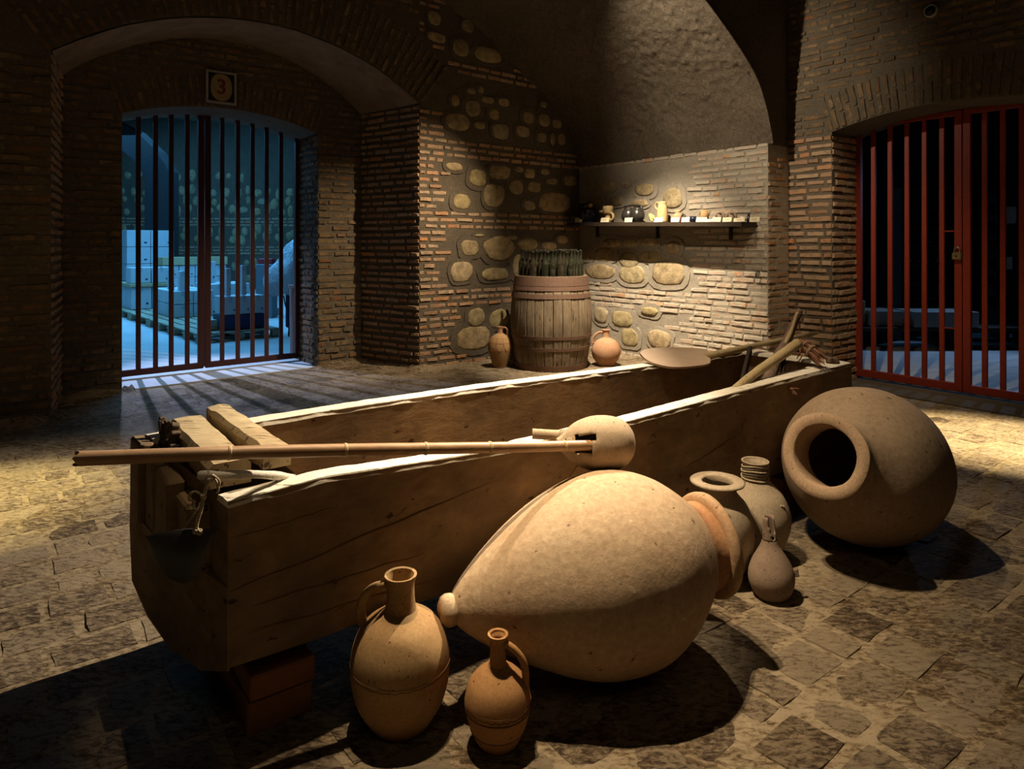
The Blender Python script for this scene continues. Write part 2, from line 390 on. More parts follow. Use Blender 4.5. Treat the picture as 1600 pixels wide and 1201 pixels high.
def plastic(nt, b):
    a = noise(nt, 7, 5, .6, dist=2); b.inputs['Base Color'].default_value = (.62, .68, .72, 1); b.inputs['Roughness'].default_value = .22
    b.inputs['Transmission Weight'].default_value = .25; bump(nt, b, a, .8, .05)
M_plastic = mat('clear_plastic_sheet', plastic)
def glow(nt, b):
    b.inputs['Base Color'].default_value = (.05, .05, .05, 1)

# ------------------------------------------------------------------ walls: frames
class Wall:
    def __init__(s, O, U, length=None):
        s.O = Vector((*O, 0)); s.U = Vector((*U, 0)).normalized(); s.N = Vector((s.U.y, -s.U.x, 0))
        if s.N.dot(-s.O) < 0: s.N = -s.N
    def t(s, px):                       # wall coordinate seen at pixel column px
        k = (px-800)/F; return (k*s.O.y-s.O.x)/(s.U.x-k*s.U.y)
    def p(s, t, z, off=0): return s.O+s.U*t+s.N*off+Vector((0, 0, z))
    def z(s, px, py):
        D = (s.O+s.U*s.t(px)).y; return EYE-(py-HZ)*D/F
    def M(s, t, z, off=0, roll=0):      # local x along wall, y up, z out of wall
        m = Matrix((( s.U.x, 0, s.N.x, 0), (s.U.y, 0, s.N.y, 0), (0, 1, 0, 0), (0, 0, 0, 1)))
        return Matrix.Translation(s.p(t, z, off)) @ m @ Matrix.Rotation(roll, 4, 'Z')
W0 = Wall((-3.68, 6.34), (.777, .629))                # wall with the dark gate
CR = Vector((-1.766, 7.89)); CL = Vector((-4.05, 6.04))  # recess corners
PR = Vector((-1.015, 7.35)); PL = Vector((-3.67, 5.35))  # big arch pier edges
CB = Vector((.896, 8.96)); CA = Vector((2.58, 6.77)); CJ = Vector((2.88, 7.01))
W1a = Wall(PL, PR-PL); W1b = Wall(PR, CB-PR)
W2 = Wall(CB, CA-CB); WJ = Wall(CA, CJ-CA); W3 = Wall(CJ, (.6, -.8))
WP = Wall(PR, CR-PR)                                   # inner side of the right pier
W3gate = Wall((3.54, 6.95), (.6, -.8)); W0gate = Wall((-4.03, 6.775), (.777, .629))

def arc(t0, t1, zs, zc, n=14):
    h = (t1-t0)/2; s = zc-zs; R = (h*h+s*s)/(2*s); m = (t0+t1)/2
    return [(m-h+2*h*i/n, zc-R+math.sqrt(max(R*R-(-h+2*h*i/n)**2, 0))) for i in range(n+1)], (m, zc-R, R)
def slab(name, front, back, m, parent=None):
    n = len(front); mb = MB(); mb.v = [Vector(p) for p in front]+[Vector(p) for p in back]
    mb.f = [list(range(n)), list(range(n, 2*n))[::-1]]+[[i, n+i, n+(i+1) % n, (i+1) % n] for i in range(n)]
    o = mb.build(name, m, parent)
    if parent is None: o['kind'] = 'structure'
    return o
def wall_slab(name, W, outline, depth, m):
    fr = [W.p(t, z) for t, z in outline]; bk = [W.p(t, z, -depth) for t, z in outline]
    return slab(name, fr, bk, m)

# ---- brick pieces
VAR = []
for k in range(10):
    mb = MB(); n = 5; rows = []
    # local: x length 1, y height 1, z depth; front face z=1, irregular outline
    top = [(i/(n-1)-.5, .5+random.uniform(-.13, .02)) for i in range(n)]
    bot = [(i/(n-1)-.5, -.5+random.uniform(-.02, .13)) for i in range(n)]
    vs = []
    for lst, zz, sh in ((bot, 0, 1), (bot, .72, 1), (bot, 1, .8), (top, 1, .8), (top, .72, 1), (top, 0, 1)):
        for x, y in lst:
            e = .965 if sh < 1 else 1
            vs.append((x*e, y*(sh if sh < 1 else 1), zz*(1+random.uniform(-.18, .1) if zz == 1 else 1)))
    fs = [(r*n+i, r*n+i+1, (r+1)*n+i+1, (r+1)*n+i) for r in range(5) for i in range(n-1)]
    fs += [(0, n, 4*n, 5*n), (n, 2*n, 3*n, 4*n), (n-1, 6*n-1, 5*n-1, 2*n-1), (2*n-1, 5*n-1, 4*n-1, 3*n-1)]
    VAR.append((vs, fs))
VMESH = {}
def brick_mesh(k, m):
    key = (k, m.name)
    if key not in VMESH:
        me = bpy.data.meshes.new('brick'); me.from_pydata(VAR[k][0], [], VAR[k][1]); me.materials.append(m)
        me.update(); VMESH[key] = me
    return VMESH[key]
def inview(p):
    if p.y < .3: return False
    px = 800+F*p.x/p.y; py = HZ+F*(EYE-p.z)/p.y
    return -30 < px < 1630 and -30 < py < 1230
def place_bricks(parent, specs, m, name='brick', limit=300, stuffname='far_bricks'):
    """specs: list of (matrix, sx, sy, sz). Nearest in-view ones single, the rest joined."""
    specs = sorted(specs, key=lambda s: (not inview(s[0].translation), s[0].translation.length))
    nsep = sum(inview(s[0].translation) for s in specs); nsep = min(limit, nsep)
    for Mx, sx, sy, sz in specs[:nsep]:
        o = bpy.data.objects.new(name, brick_mesh(random.randrange(10), m)); C.objects.link(o)
        o.parent = parent; o.matrix_basis = Mx @ Matrix.Diagonal((sx, sy, sz, 1))
    rest = specs[nsep:]
    if rest:
        mb = MB(); r = []
        for Mx, sx, sy, sz in rest:
            vs, fs = VAR[random.randrange(10)]; mb.add(vs, fs, Mx @ Matrix.Diagonal((sx, sy, sz, 1))); r += [random.random()]*len(vs)
        o = mb.build(stuffname, m, parent, rnd=r); o['kind'] = 'stuff'
def course(W, t0, t1, z0, z1, keep, ch=.073, bh=.046, bl=.2, joint=.03, proud=.012, rot=.012):
    out = []; z = z0+ch/2; row = 0
    while z < z1:
        t = t0-random.uniform(0, bl*.7)
        while t < t1:
            l = bl*random.choice((.5, .85, 1, 1, 1.15, 1.35))
            a, b = max(t, t0+.004), min(t+l, t1-.004)
            t += l+joint*random.uniform(.6, 1.4)
            if b-a < .045: continue
            c = (a+b)/2
            zz = z+random.uniform(-.004, .004)
            if keep and not keep(c, zz, (b-a)/2): continue
            h = bh*random.uniform(.82, 1.12); d = proud*random.uniform(.3, 1.5)
            out.append((W.M(c, zz, -.02, random.uniform(-rot, rot)), b-a, h, .02+d))
        z += ch; row += 1
    return out
def voussoirs(W, cx, cz, R, a0, a1, thick, n_ring=2, w=.045, joint=.03, proud=.014):
    out = []; rm = R+thick/2; da = (w+joint)/(R+.1)
    a = a0; k = 0
    while a < a1:
        segs = [(0, .55), (.58, 1)] if k % 2 else [(0, .38), (.42, 1)]
        if n_ring == 3: segs = [(0, .32), (.35, .66), (.69, 1)] if k % 2 else [(0, .2), (.23, .55), (.58, .86), (.89, 1)]
        for s0, s1 in segs:
            r0 = R+.01+thick*s0; r1 = R+thick*s1; rc = (r0+r1)/2
            t = cx+rc*math.sin(a); z = cz+rc*math.cos(a)
            out.append((W.M(t, z, -.02, math.pi/2-a+random.uniform(-.02, .02)), (r1-r0), w*random.uniform(.85, 1.15), .02+proud*random.uniform(.4, 1.4)))
        a += da*random.uniform(.93, 1.07); k += 1
    return out

# ---- wall with the dark gate (set back under the big arch)
TO = 1.93
arc0, (m0, zc0, R0) = arc(0, TO, 2.63, 2.79)
tL = (CL-Vector((-3.68, 6.34))).dot(Vector((.777, .629))); tR = (CR-Vector((-3.68, 6.34))).dot(Vector((.777, .629)))
wg = wall_slab('wall_left', W0, [(tL-.3, -.3), (0, -.3)]+arc0+[(TO, -.3), (tR+.3, -.3), (tR+.3, 3.7), (tL-.3, 3.7)], .74, M_mortar)
def inring(t, z, cx, cz, R, th, pad=.02): return R-.0 < math.hypot(t-cx, z-cz) < R+th+pad and z > cz
def kg(t, z, h):
    if -h-.0 < t < TO+h and z < 2.63: return False
    d = math.hypot(t-m0, z-zc0)
    if abs(t-m0) < .99+h and z > 2.4 and d < R0+.33: return False
    return True
sp = course(W0, tL, 0, 0, 2.63, None, .073, .050, .19, .025, .014)+course(W0, TO, tR, 0, 2.63, None, .073, .050, .19, .025, .014)+course(W0, tL, tR, 2.63, 3.6, kg, .073, .048, .19, .025)
aa = math.asin((TO/2)/R0)
sp += voussoirs(W0, m0, zc0, R0, -aa, aa, .30, 2, .04, .026)
WR = Wall(W0.p(TO, 0)[:2], (-W0.N.x, -W0.N.y))         # right reveal of the gate
WR.N = -W0.U
sp += course(WR, 0, .53, 0, 2.62, None, .073, .05, .18, .02)
place_bricks(wg, sp, M_brick_shade)

# ---- wall carrying the big arch and the stone wall
Lw = (PR-PL).length; Lb = (CB-PR).length
arcA, (mA, cA, RA) = arc(0, Lw, 2.94, 3.49, 20)
front = [W1a.p(-3, -.3), W1a.p(0, -.3)]+[W1a.p(t, z) for t, z in arcA]+[W1a.p(Lw, -.3), W1b.p(Lb+.3, -.3), W1b.p(Lb+.3, 4.8), W1a.p(Lw, 4.8), W1a.p(-3, 4.8)]
bd = CR-CL; bk2 = []
for t, z in arcA:
    q = CL+bd*(t/Lw); bk2.append(Vector((q.x, q.y, z-.02+.03*math.sin(math.pi*t/Lw))))
off = Vector((-.6, .78, 0))*.9
back = [W1a.p(-3, -.3)+off, Vector((CL.x, CL.y, -.3))]+bk2+[Vector((CR.x, CR.y, -.3)), W1b.p(Lb+.3, -.3)+off, W1b.p(Lb+.3, 4.8)+off, W1a.p(Lw, 4.8)+off, W1a.p(-3, 4.8)+off]
wa = slab('wall_back_left', front, back, M_mortar)
# plastered soffit of the arch: thin shell under the tunnel
mb = MB(); K = 10
for i, (t, z) in enumerate(arcA):
    a = W1a.p(t, z); b_ = bk2[i]
    for k in range(K+1):
        q = a.lerp(b_, k/K); nn = Vector((mA-t, 0, cA-z)).normalized()
        d = .012+.008*mnoise.noise(q*6)
        mb.v.append(q+W1a.U*nn.x*d+Vector((0, 0, nn.z*d)))
for i in range(len(arcA)-1):
    for k in range(K): mb.f.append([i*(K+1)+k, (i+1)*(K+1)+k, (i+1)*(K+1)+k+1, i*(K+1)+k+1])
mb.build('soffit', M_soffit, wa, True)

# stones: (zoom x, zoom y, w, h) -> photo px
def zz(lst, s, ox, oy): return [(ox+x/s, oy+y/s, a/s, b/s) for x, y, a, b in lst]
S1 = zz([(400,155,75,110),(545,70,75,60),(637,62,50,60),(560,225,125,145),(690,150,105,60),(838,172,95,75),(750,280,85,95),(420,345,215,150),(620,378,95,60),(808,430,145,140),(1060,310,100,110),(1195,325,100,120),(1312,362,80,80),(1010,430,125,100),(1175,485,75,90),(1272,500,40,110),(1355,500,70,110),(1190,190,50,60),
 (390,748,145,75),(605,845,150,150),(798,793,190,130),(973,770,80,50),(1065,805,90,90),(1205,790,75,60),(945,925,125,130),(1110,925,120,95),(1265,875,100,60),(1430,870,110,100),(460,1055,160,140),(745,1005,180,215),(1065,1090,100,90),(1290,1060,290,180)], 5.714, 640, 130)
S1 += zz([(950,75,90,80),(1058,108,75,85),(1258,155,70,80),(1218,285,100,100),(1375,325,170,95),(1070,220,110,60),(1180,20,60,50),(820,60,60,50),(1400,150,70,60)], 3.81, 400, 0)
S1 += zz([(305,325,150,145),(560,330,270,215),(230,540,190,185),(530,560,240,110),(820,290,180,110),(1010,310,130,70),(390,215,80,25),(685,235,85,35),(740,490,100,200),(365,945,160,160),(560,960,170,180),(340,1130,290,210),(1130,250,100,80),(960,480,200,130),(900,960,160,160)], 5.714, 680, 330)
S2 = zz([(245,145,160,115),(445,190,160,140),(100,150,80,90),(620,160,170,80),(815,90,110,100),(215,290,240,120),(475,310,220,150),(780,300,280,200),(215,650,110,130),(390,680,170,130),(620,620,140,70),(455,840,140,150),(700,850,190,150),(300,50,150,70),(450,45,120,60),(620,40,140,70)], 5.333, 900, 370)
S2 += zz([(215,55,70,70),(350,50,110,80),(490,35,60,30),(640,80,150,100),(860,150,150,160),(250,180,120,60),(420,170,100,70),(600,190,120,60)], 5, 880, 280)
def stones(W, lst, parent, pm=None):
    ell = []; pad = MB()
    for px, py, pw, ph in lst:
        t0, t1 = W.t(px-pw/2), W.t(px+pw/2); t = (t0+t1)/2; z = W.z(px, py)
        if t < .0 : continue
        D = W.p(t, z).y; hw = (t1-t0)/2; hh = ph/2*D/F
        ell.append((t, z, hw, hh))
        n = 14; rings = [(1, 0), (1, .5), (.86, .85), (.5, 1.0)]; vs = []; seed = random.random()*99
        dep = .016+.012*random.random()
        pw_ = random.uniform(2.2, 3.4)
        def shape(a, s, sd):
            ca, sa = math.cos(a), math.sin(a)
            r = (abs(ca)**pw_+abs(sa)**pw_)**(-1/pw_)*(1+.16*mnoise.noise(Vector((ca*1.3, sa*1.3, sd))))
            return r*ca*s, r*sa*s
        for s, h in rings:
            for k in range(n):
                x, y = shape(2*math.pi*k/n, s, seed); vs.append((x*hw, y*hh, h*dep*(1+.25*mnoise.noise(Vector((x*2, y*2, seed+h))))))
        vs.append((0, 0, dep))
        fs = [(r*n+k, r*n+(k+1) % n, (r+1)*n+(k+1) % n, (r+1)*n+k) for r in range(3) for k in range(n)]+[(3*n+k, 3*n+(k+1) % n, 4*n) for k in range(n)]
        b = MB().add(vs, fs, W.M(t, z, .004)); o = b.build('stone', M_stone, parent, True)
        # raised mortar collar with a cut edge around the stone
        n = 20; vs = []; g = random.uniform(1.16, 1.3)
        ex = .012+.02*random.random()
        for s, h in ((g, -.002), (g*.99, .011), (.97, .013)):
            for k in range(n):
                x, y = shape(2*math.pi*k/n, 1, seed+.2); vs.append((x*(hw*s+(ex if s > 1 else 0)), y*(hh*s+(ex if s > 1 else 0)), h))
        fs = [(r*n+k, r*n+(k+1) % n, (r+1)*n+(k+1) % n, (r+1)*n+k) for r in range(2) for k in range(n)]
        pad.add(vs, fs, W.M(t, z, .0))
    o = pad.build('mortar_collars', pm or M_mortar, parent); o['kind'] = 'stuff'
    return ell
E1 = stones(W1b, S1, wa)
def k1(t, z, h):
    for (a, b, c, d) in E1:
        if abs(t-a) < c*1.1+h and abs(z-b) < d*1.15+.02: return False
    q = .34 if z > 1.9 else (.42 if z > 1.2 else (.42 if z > .9 else .62))
    if 1.75 < z < 2.4: q = .36
    band = 2.40 < z < 2.62 or 1.53 < z < 1.755 or (.66 < z < .905) or 3.31 < z < 3.52 or z < .10
    if math.hypot(t+Lw-mA, z-cA) < RA+.62 and z > 2.9 and t < .5: return False
    return t+h < q+.05 or band
sp = course(W1b, 0, Lb, 0, 4.3, k1, .074, .044, .155, .03)
def kpl(t, z, h): return not (z > 2.9 and math.hypot(t-mA, z-cA) < RA+.62)
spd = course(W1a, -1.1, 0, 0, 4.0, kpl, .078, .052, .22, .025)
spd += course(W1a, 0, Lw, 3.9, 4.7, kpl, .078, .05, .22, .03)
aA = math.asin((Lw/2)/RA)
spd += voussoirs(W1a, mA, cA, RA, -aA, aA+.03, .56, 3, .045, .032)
Lp = (CR-PR).length
sp += course(WP, 0, Lp, 0, 2.9, None, .073, .042, .2, .03, .014)
# left pier inner side (barely visible)
WL = Wall(PL, CL-PL); WL.N = Vector((-WL.U.y, WL.U.x, 0)); 
if WL.N.dot(W0.U) < 0: WL.N = -WL.N
sp += course(WL, 0, (CL-PL).length, 0, 2.9, None, .073, .042, .2, .03, .014)
place_bricks(wa, sp, M_brick, limit=190, stuffname='joined_bricks'); place_bricks(wa, spd, M_brick_shade, limit=110, stuffname='joined_bricks')

# ---- back wall under the vault
L2 = (CA-CB).length
wb = wall_slab('wall_back', W2, [(-.3, -.3), (L2, -.3), (L2, 2.4), (-.3, 2.41)], .4, M_mortar2)
E2 = stones(W2, S2, wb, M_mortar2)
tq = W2.t(1073); tq2 = W2.t(1040)
def k2(t, z, h):
    for (a, b, c, d) in E2:
        if abs(t-a) < c*1.1+h and abs(z-b) < d*1.15+.02: return False
    if z > 2.33 or z < .08: return True
    if .56 < z < .9: return True
    return t-h > (tq if z > .5 else tq2+.0)-.02
sp = course(W2, 0, L2, 0, 2.41, k2, .0655, .047, .19, .017, .010, .02)
place_bricks(wb, sp, M_brick_pale)
# ---- short return and lunette, with the vault profile
prof = catmull([(0, 2.40), (.12, 2.72), (.30, 3.0), (.64, 3.27), (1.17, 3.59), (1.76, 3.94), (2.6, 4.22), (3.6, 4.4), (7, 4.45)], 5)
prof = [(p[0], p[1]) for p in [(q.x, q.y) for q in [Vector((a[0], a[1])) for a in prof]]] if False else [(p.x, p.y) for p in prof]
UU = Vector((-.777, -.629, 0))                         # horizontally away from the back wall
A3 = Vector((CA.x, CA.y, 0)); J3 = Vector((CJ.x, CJ.y, 0)); UJ = (A3-J3).normalized()
bk = Vector((-.6, .8, 0))*.35
pl = [J3-UJ*.1+Vector((0, 0, -.3)), A3+Vector((0, 0, -.3))]+[A3+UU*u+Vector((0, 0, z)) for u, z in prof]
pl += [pl[-1]+Vector((0, 0, .4)), Vector((J3.x, J3.y, 4.85))-UJ*.1]
wj = slab('wall_return', pl, [p+bk*.3 if p.z > 2.3 else p+bk for p in pl], M_plaster)
sp = course(WJ, 0, (CJ-CA).length, 0, 2.32, None, .0655, .045, .19, .02, .012, .02)
place_bricks(wj, sp, M_brick)
# ---- vault surface
mb = MB(); NS = 110; seg = []
for i in range(len(prof)-1):
    a, b_ = prof[i], prof[i+1]; n = max(1, int(math.hypot(b_[0]-a[0], b_[1]-a[1])/.03)) if a[0] < 2.4 else 2
    for k in range(n): seg.append((a[0]+(b_[0]-a[0])*k/n, a[1]+(b_[1]-a[1])*k/n))
seg.append(prof[-1]); O2 = Vector((CB.x, CB.y, 0)); d2 = W2.U
for i, (u, z) in enumerate(seg):
    for k in range(NS+1):
        s = (L2+.06)*k/NS-.0
        w0 = Vector((-.765, -.644, 0)) ; dirv = w0.lerp(UU, k/NS)
        p = O2+d2*s+dirv*u+Vector((0, 0, z))
        e = min(1, u/.1)*min(1, (NS-k)/3)
        d = e*(.012*mnoise.fractal(p*3.5, 1, 2, 3)+.030*mnoise.fractal(p*15, 1, 2, 4)+.012*abs(mnoise.noise(p*34)))
        mb.v.append(p+Vector((-.45, -.35, -.8))*d)
for i in range(len(seg)-1):
    for k in range(NS): mb.f.append([i*(NS+1)+k, i*(NS+1)+k+1, (i+1)*(NS+1)+k+1, (i+1)*(NS+1)+k])
vo = mb.build('ceiling', M_plaster, None, True); vo['kind'] = 'structure'
# ledge of bricks at the springing
sp = []
# ---- right wall with the red gate
TW = W3.t(1300); arc3, (m3, c3, R3) = arc(TW, TW+1.92, 2.50, 2.63)
w3 = wall_slab('wall_right', W3, [(0, -.3), (TW, -.3)]+arc3+[(TW+1.92, -.3), (TW+4.5, -.3), (TW+4.5, 5), (0, 5)], .62, M_mortar)
def k3(t, z, h):
    if TW-h < t < TW+1.92+h and z < 2.5: return False
    if TW-.05-h < t < TW+1.97+h and z > 2.3 and math.hypot(t-m3, z-c3) < R3+.42: return False
    return True
sp = course(W3, .005, TW+.003, 0, 2.48, None, .073, .048, .2, .026, .016, .015)
sp += course(W3, .01, TW+3.2, 2.482, 4.6, k3, .073, .046, .2, .026, .013, .015)+course(W3, TW+1.925, TW+3.2, 0, 2.48, None, .073, .048, .2, .026, .016, .015)
a3 = math.asin(.96/R3)
sp += voussoirs(W3, m3, c3, R3, -a3, a3, .36, 2, .045, .026)
WV = Wall(W3.p(TW, 0)[:2], (-W3.N.x, -W3.N.y)); WV.N = W3.U.copy()
sp += course(WV, 0, .5, 0, 2.48, None, .073, .05, .2, .02, .014, .02)
lo3 = [q_ for q_ in sp if q_[0].translation.z < 2.45]; hi3 = [q_ for q_ in sp if q_[0].translation.z >= 2.45]  # upper bricks get the copy with shade in its colour
place_bricks(w3, lo3, M_brick, limit=180, stuffname='joined_bricks'); place_bricks(w3, hi3, M_brick_shade, limit=120, stuffname='joined_bricks')
# ceiling over the front of the hall
p1 = J3+Vector((0, 0, 4.75)); fl = [p1-UJ*.2+bk, p1+UU*8+bk, p1+UU*8+Vector((.6, -.8, 0))*11, p1-UJ*.2+Vector((.6, -.8, 0))*11]
cfo = slab('ceiling', fl, [p+Vector((0, 0, .2)) for p in fl], M_plaster)

# ------------------------------------------------------------------ floor
def dust(x, y):
    """thickness of the earth layer over the paving (m), relative"""
    h = .0035*mnoise.fractal(Vector((x*3.1, y*3.1, 3)), 1, 2, 4)+.0028*mnoise.noise(Vector((x*14, y*14, 1)))
    def g(cx, cy, rx, ry=None, a=.012):
        ry = ry or rx; return a*math.exp(-((x-cx)/rx)**2-((y-cy)/ry)**2)
    h += g(1.15, 2.95, .35, .3)+g(.1, 2.2, .75, .55, .008)+g(-.5, 5.6, 2.4, 1.6, .016)+g(2.6, 4.9, .8, .8, .006)
    h += g(-3.2, 4.9, .8, .5, .012)+g(1.6, 6.6, 1.0, 1.0, .014)+g(-1.0, 2.2, .12, .2, .008)
    # mounds along the foot of the walls
    for W, t0, t1 in ((W1a, -3, 0), (W0, tL, 0), (W0, TO+.0, tR), (W1b, 0, Lb), (W2, 0, L2), (WP, 0, Lp)):
        v = Vector((x, y, 0))-W.O; t = v.dot(W.U); n = v.dot(W.N)
        if t0-.1 < t < t1+.1 and -.1 < n < .3:
            am = .07 if W in (W1a, W0) else .045
            h += am*max(0, 1-max(n, 0)/.16)**2*(.7+.6*mnoise.noise(Vector((t*3, 0, 5))))
    return h
U3 = Vector((.79, .613, 0)); V3 = Vector((-.613, .79, 0)); G0 = Vector((0, 0, 0))
mb = MB(); gx = []
xs = [-5.2+.045*i for i in range(int(10.6/.045))]; ys = [.6+.045*i*(1) for i in range(int(8.6/.045))]
nx = len(xs)
for y in ys:
    for x in xs: mb.v.append(Vector((x, y, dust(x, y))))
for j in range(len(ys)-1):
    for i in range(nx-1):
        x, y = xs[i], ys[j]
        q = Vector((x+.02, y+.02, 0))
        if (q-W0.O).dot(W0.N) < -.0 and (q-W0.O).dot(W0.U) > -.05 and (q-W0.O).dot(W0.U) < TO+.05 : continue
        if (q-W3.O).dot(W3.N) < .0: continue
        mb.f.append([j*nx+i, j*nx+i+1, (j+1)*nx+i+1, (j+1)*nx+i])
floor = mb.build('floor', M_dirt, None, True); floor['kind'] = 'structure'
# front part of the hall floor behind the camera
mb = MB(); mb.box((0, -1.7, -.06), (14, 4.7, .1)); f2 = mb.build('floor', M_dirt); f2['kind'] = 'structure'
# paving bricks
TV = []
for k in range(8):
    n = 4; vs = []; fs = []
    for j in range(n):
        for i in range(n):
            x = i/(n-1)-.5; y = j/(n-1)-.5; e = (i in (0, n-1)) + (j in (0, n-1))
            vs.append((x*.94+random.uniform(-.02, .02), y*.94+random.uniform(-.02, .02), (0 if not e else -.08*e)+random.uniform(-.1, .1)))
    for j in range(n-1):
        for i in range(n-1): fs.append((j*n+i, j*n+i+1, (j+1)*n+i+1, (j+1)*n+i))
    ring = [0, 1, 2, 3, 7, 11, 15, 14, 13, 12, 8, 4]; b0 = len(vs)
    for r in ring: vs.append((vs[r][0]*1.05, vs[r][1]*1.05, -1))
    m_ = len(ring)
    for a in range(m_): fs.append((ring[a], b0+a, b0+(a+1) % m_, ring[(a+1) % m_]))
    me = bpy.data.meshes.new('paving_brick'); me.from_pydata(vs, [], fs); me.materials.append(M_tile); me.update(); TV.append((vs, fs, me))
tl = []; v = -6.0
while v < 8.5:
    rw = random.uniform(.185, .205); u = -6+random.uniform(0, .2)
    while u < 9:
        l = random.choice((.11, .13, .2, .22, .22, .25)); c = U3*(u+l/2)+V3*(v+rw/2)
        u += l+random.uniform(.016, .03)
        if c.y < 1.2 or not inview(c): continue
        if (c-W0.O).dot(W0.N) < .1 or (c-W1a.O).dot(W1a.N) < .1 and (c-W1a.O).dot(W1a.U) < 0 : continue
        if (c-W1b.O).dot(W1b.N) < .12 and (c-W1b.O).dot(W1b.U) > 0: continue
        if (c-W2.O).dot(W2.N) < .12 or (c-W3.O).dot(W3.N) < .1: continue
        if dust(c.x, c.y) > .010: continue
        tl.append((c, l, rw-random.uniform(.016, .03)))
    v += rw
tl.sort(key=lambda a: a[0].length)
rz = math.atan2(U3.y, U3.x); mb = MB(); rr = []
for i, (c, l, wd) in enumerate(tl):
    Mx = Matrix.Translation((c.x, c.y, dust(c.x, c.y)*.75+.0046+random.uniform(-.0030, .0025))) @ Matrix.Rotation(rz+random.uniform(-.03, .03), 4, 'Z') @ Matrix.Rotation(random.uniform(-.012, .012), 4, 'X') @ Matrix.Diagonal((l, wd, .022, 1))
    if i < 300:
        o = bpy.data.objects.new('paving_brick', TV[i % 8][2]); C.objects.link(o); o.parent = floor; o.matrix_basis = Mx
    else: mb.add(TV[i % 8][0], TV[i % 8][1], Mx); rr += [random.random()]*len(TV[i % 8][0])
if mb.v: o = mb.build('far_paving', M_tile, floor, rnd=rr); o['kind'] = 'stuff'
# door sills (smooth concrete) and the floors of the two rooms behind
s0 = [W0.p(-.02, -.2), W0.p(TO+.02, -.2), W0.p(TO+.02, -.2, -1.2), W0.p(-.02, -.2, -1.2)]
o = slab('trim_1', s0, [p+Vector((0, 0, .215)) for p in s0], M_concrete)
s0 = [W3.p(TW, -.2, .0), W3.p(TW+1.92, -.2, .0), W3.p(TW+1.92, -.2, -.9), W3.p(TW, -.2, -.9)]
o = slab('trim_2', s0, [p+Vector((0, 0, .212)) for p in s0], M_mortar)
mb = MB(); q = [W0.p(-6, -.05, -.7), W0.p(9, -.05, -.7), W0.p(9, -.05, -14), W0.p(-6, -.05, -14)]
slab('floor', q, [p+Vector((0, 0, .06)) for p in q], M_concrete)
q = [W3.p(-.5, -.1, -.6), W3.p(6, -.1, -.6), W3.p(6, -.1, -7), W3.p(-.5, -.1, -7)]
slab('floor', q, [p+Vector((0, 0, .105)) for p in q], M_concrete)

# ------------------------------------------------------------------ the long hollowed trough
TF = Vector((.804, .594, 0)).normalized(); TW_ = Vector((-TF.y, TF.x, 0)); T0 = Vector((-.767, 1.815, 0)); TL = 3.34
def T(s, w_, z): return T0+TF*s+TW_*w_+Vector((0, 0, z))
TM = Matrix(((TF.x, TW_.x, 0, T0.x), (TF.y, TW_.y, 0, T0.y), (0, 0, 1, 0), (0, 0, 0, 1)))
def lerpk(x, ks):
    for (a, va), (b_, vb) in zip(ks, ks[1:]):
        if x <= b_: return va+(vb-va)*max(0, min(1, (x-a)/(b_-a)))
    return ks[-1][1]
def zf(s): return lerpk(s, [(0, .700), (.28, .712), (.65, .69), (.97, .674), (1.55, .676), (2.43, .703), (3.34, .722)])
def zb(s): return lerpk(s, [(0, .735), (.6, .742), (1.3, .738), (2.0, .722), (2.6, .712), (3.34, .712)])
tr = empty('wine_trough', T(0, .36, 0), 'long hollowed-out wooden trough with worn pale rims, raised on wooden blocks', 'trough')
ns = 90; mb = MB(); rim = MB(); insd = MB()
S = [TL*i/ns for i in range(ns+1)]
def outer(s):
    k = min(1, s/.25); e = -.04*(1-k)
    return [(0, zf(s)), (.0, .45), (.0+.01*(1-k), .245), (.13, .195), (.34, .175), (.55, .185), (.72, .24), (.745, .42), (.73, .60), (.72, zb(s))]
def inner(s):
    tf = lerpk(s, [(0, .075), (1, .075), (2.4, .085), (3.34, .11)])
    return [(.72-.085, zb(s)), (.635, .45), (.60, .33), (.5, .27), (.3, .26), (.16, .30), (.095, .42), (tf, zf(s))]
def wobp(s, p, amp=.006):
    q = Vector((s*2.2, p[0]*5, p[1]*5)); return amp*mnoise.fractal(q, 1, 2, 3)
def skew(w_): return -.10*(w_/.72)                      # the near end is cut slightly askew
def sec(pts, s, amp=.006):
    o = []
    for w_, z in pts:
        d = wobp(s, (w_, z), amp); kk = max(0, 1-s/.5)
        o.append(T(s+skew(w_)*kk, w_+d, z+.4*d))
    return o
SI0, SI1 = .22, TL-.09
no = len(outer(0)); ni = len(inner(0))
for s in S: mb.v += sec(outer(s), s)
for i in range(ns):
    for k in range(no-1): mb.f.append([i*no+k, (i+1)*no+k, (i+1)*no+k+1, i*no+k+1])
mb.f.append(list(range(no))); mb.f.append([ns*no+k for k in range(no)][::-1])
mb.build('hull', M_trough, tr)
mb = MB(); Si = [SI0+(SI1-SI0)*i/ns for i in range(ns+1)]
for s in Si: mb.v += sec(inner(s), s, .005)
for i in range(ns):
    for k in range(ni-1): mb.f.append([i*ni+k, (i+1)*ni+k, (i+1)*ni+k+1, i*ni+k+1])
mb.f.append(list(range(ni))); mb.f.append([ns*ni+k for k in range(ni)][::-1])
mb.build('hollow', M_trough, tr)
eo = [(0, .47), (0, .245), (.13, .195), (.34, .175), (.55, .185), (.72, .24), (.747, .42), (.742, .478), (.40, .472)]
mb = MB(); ne = len(eo)
for ds in (-.040, .004): mb.v += [T(skew(w_)+(ds*min(1, .05+w_/.25) if ds < 0 else ds), w_, z) for w_, z in eo]
mb.f = [list(range(ne)), list(range(ne, 2*ne))[::-1]]+[[i, ne+i, ne+(i+1) % ne, (i+1) % ne] for i in range(ne)]
mb.build('end_board', M_trough, tr)
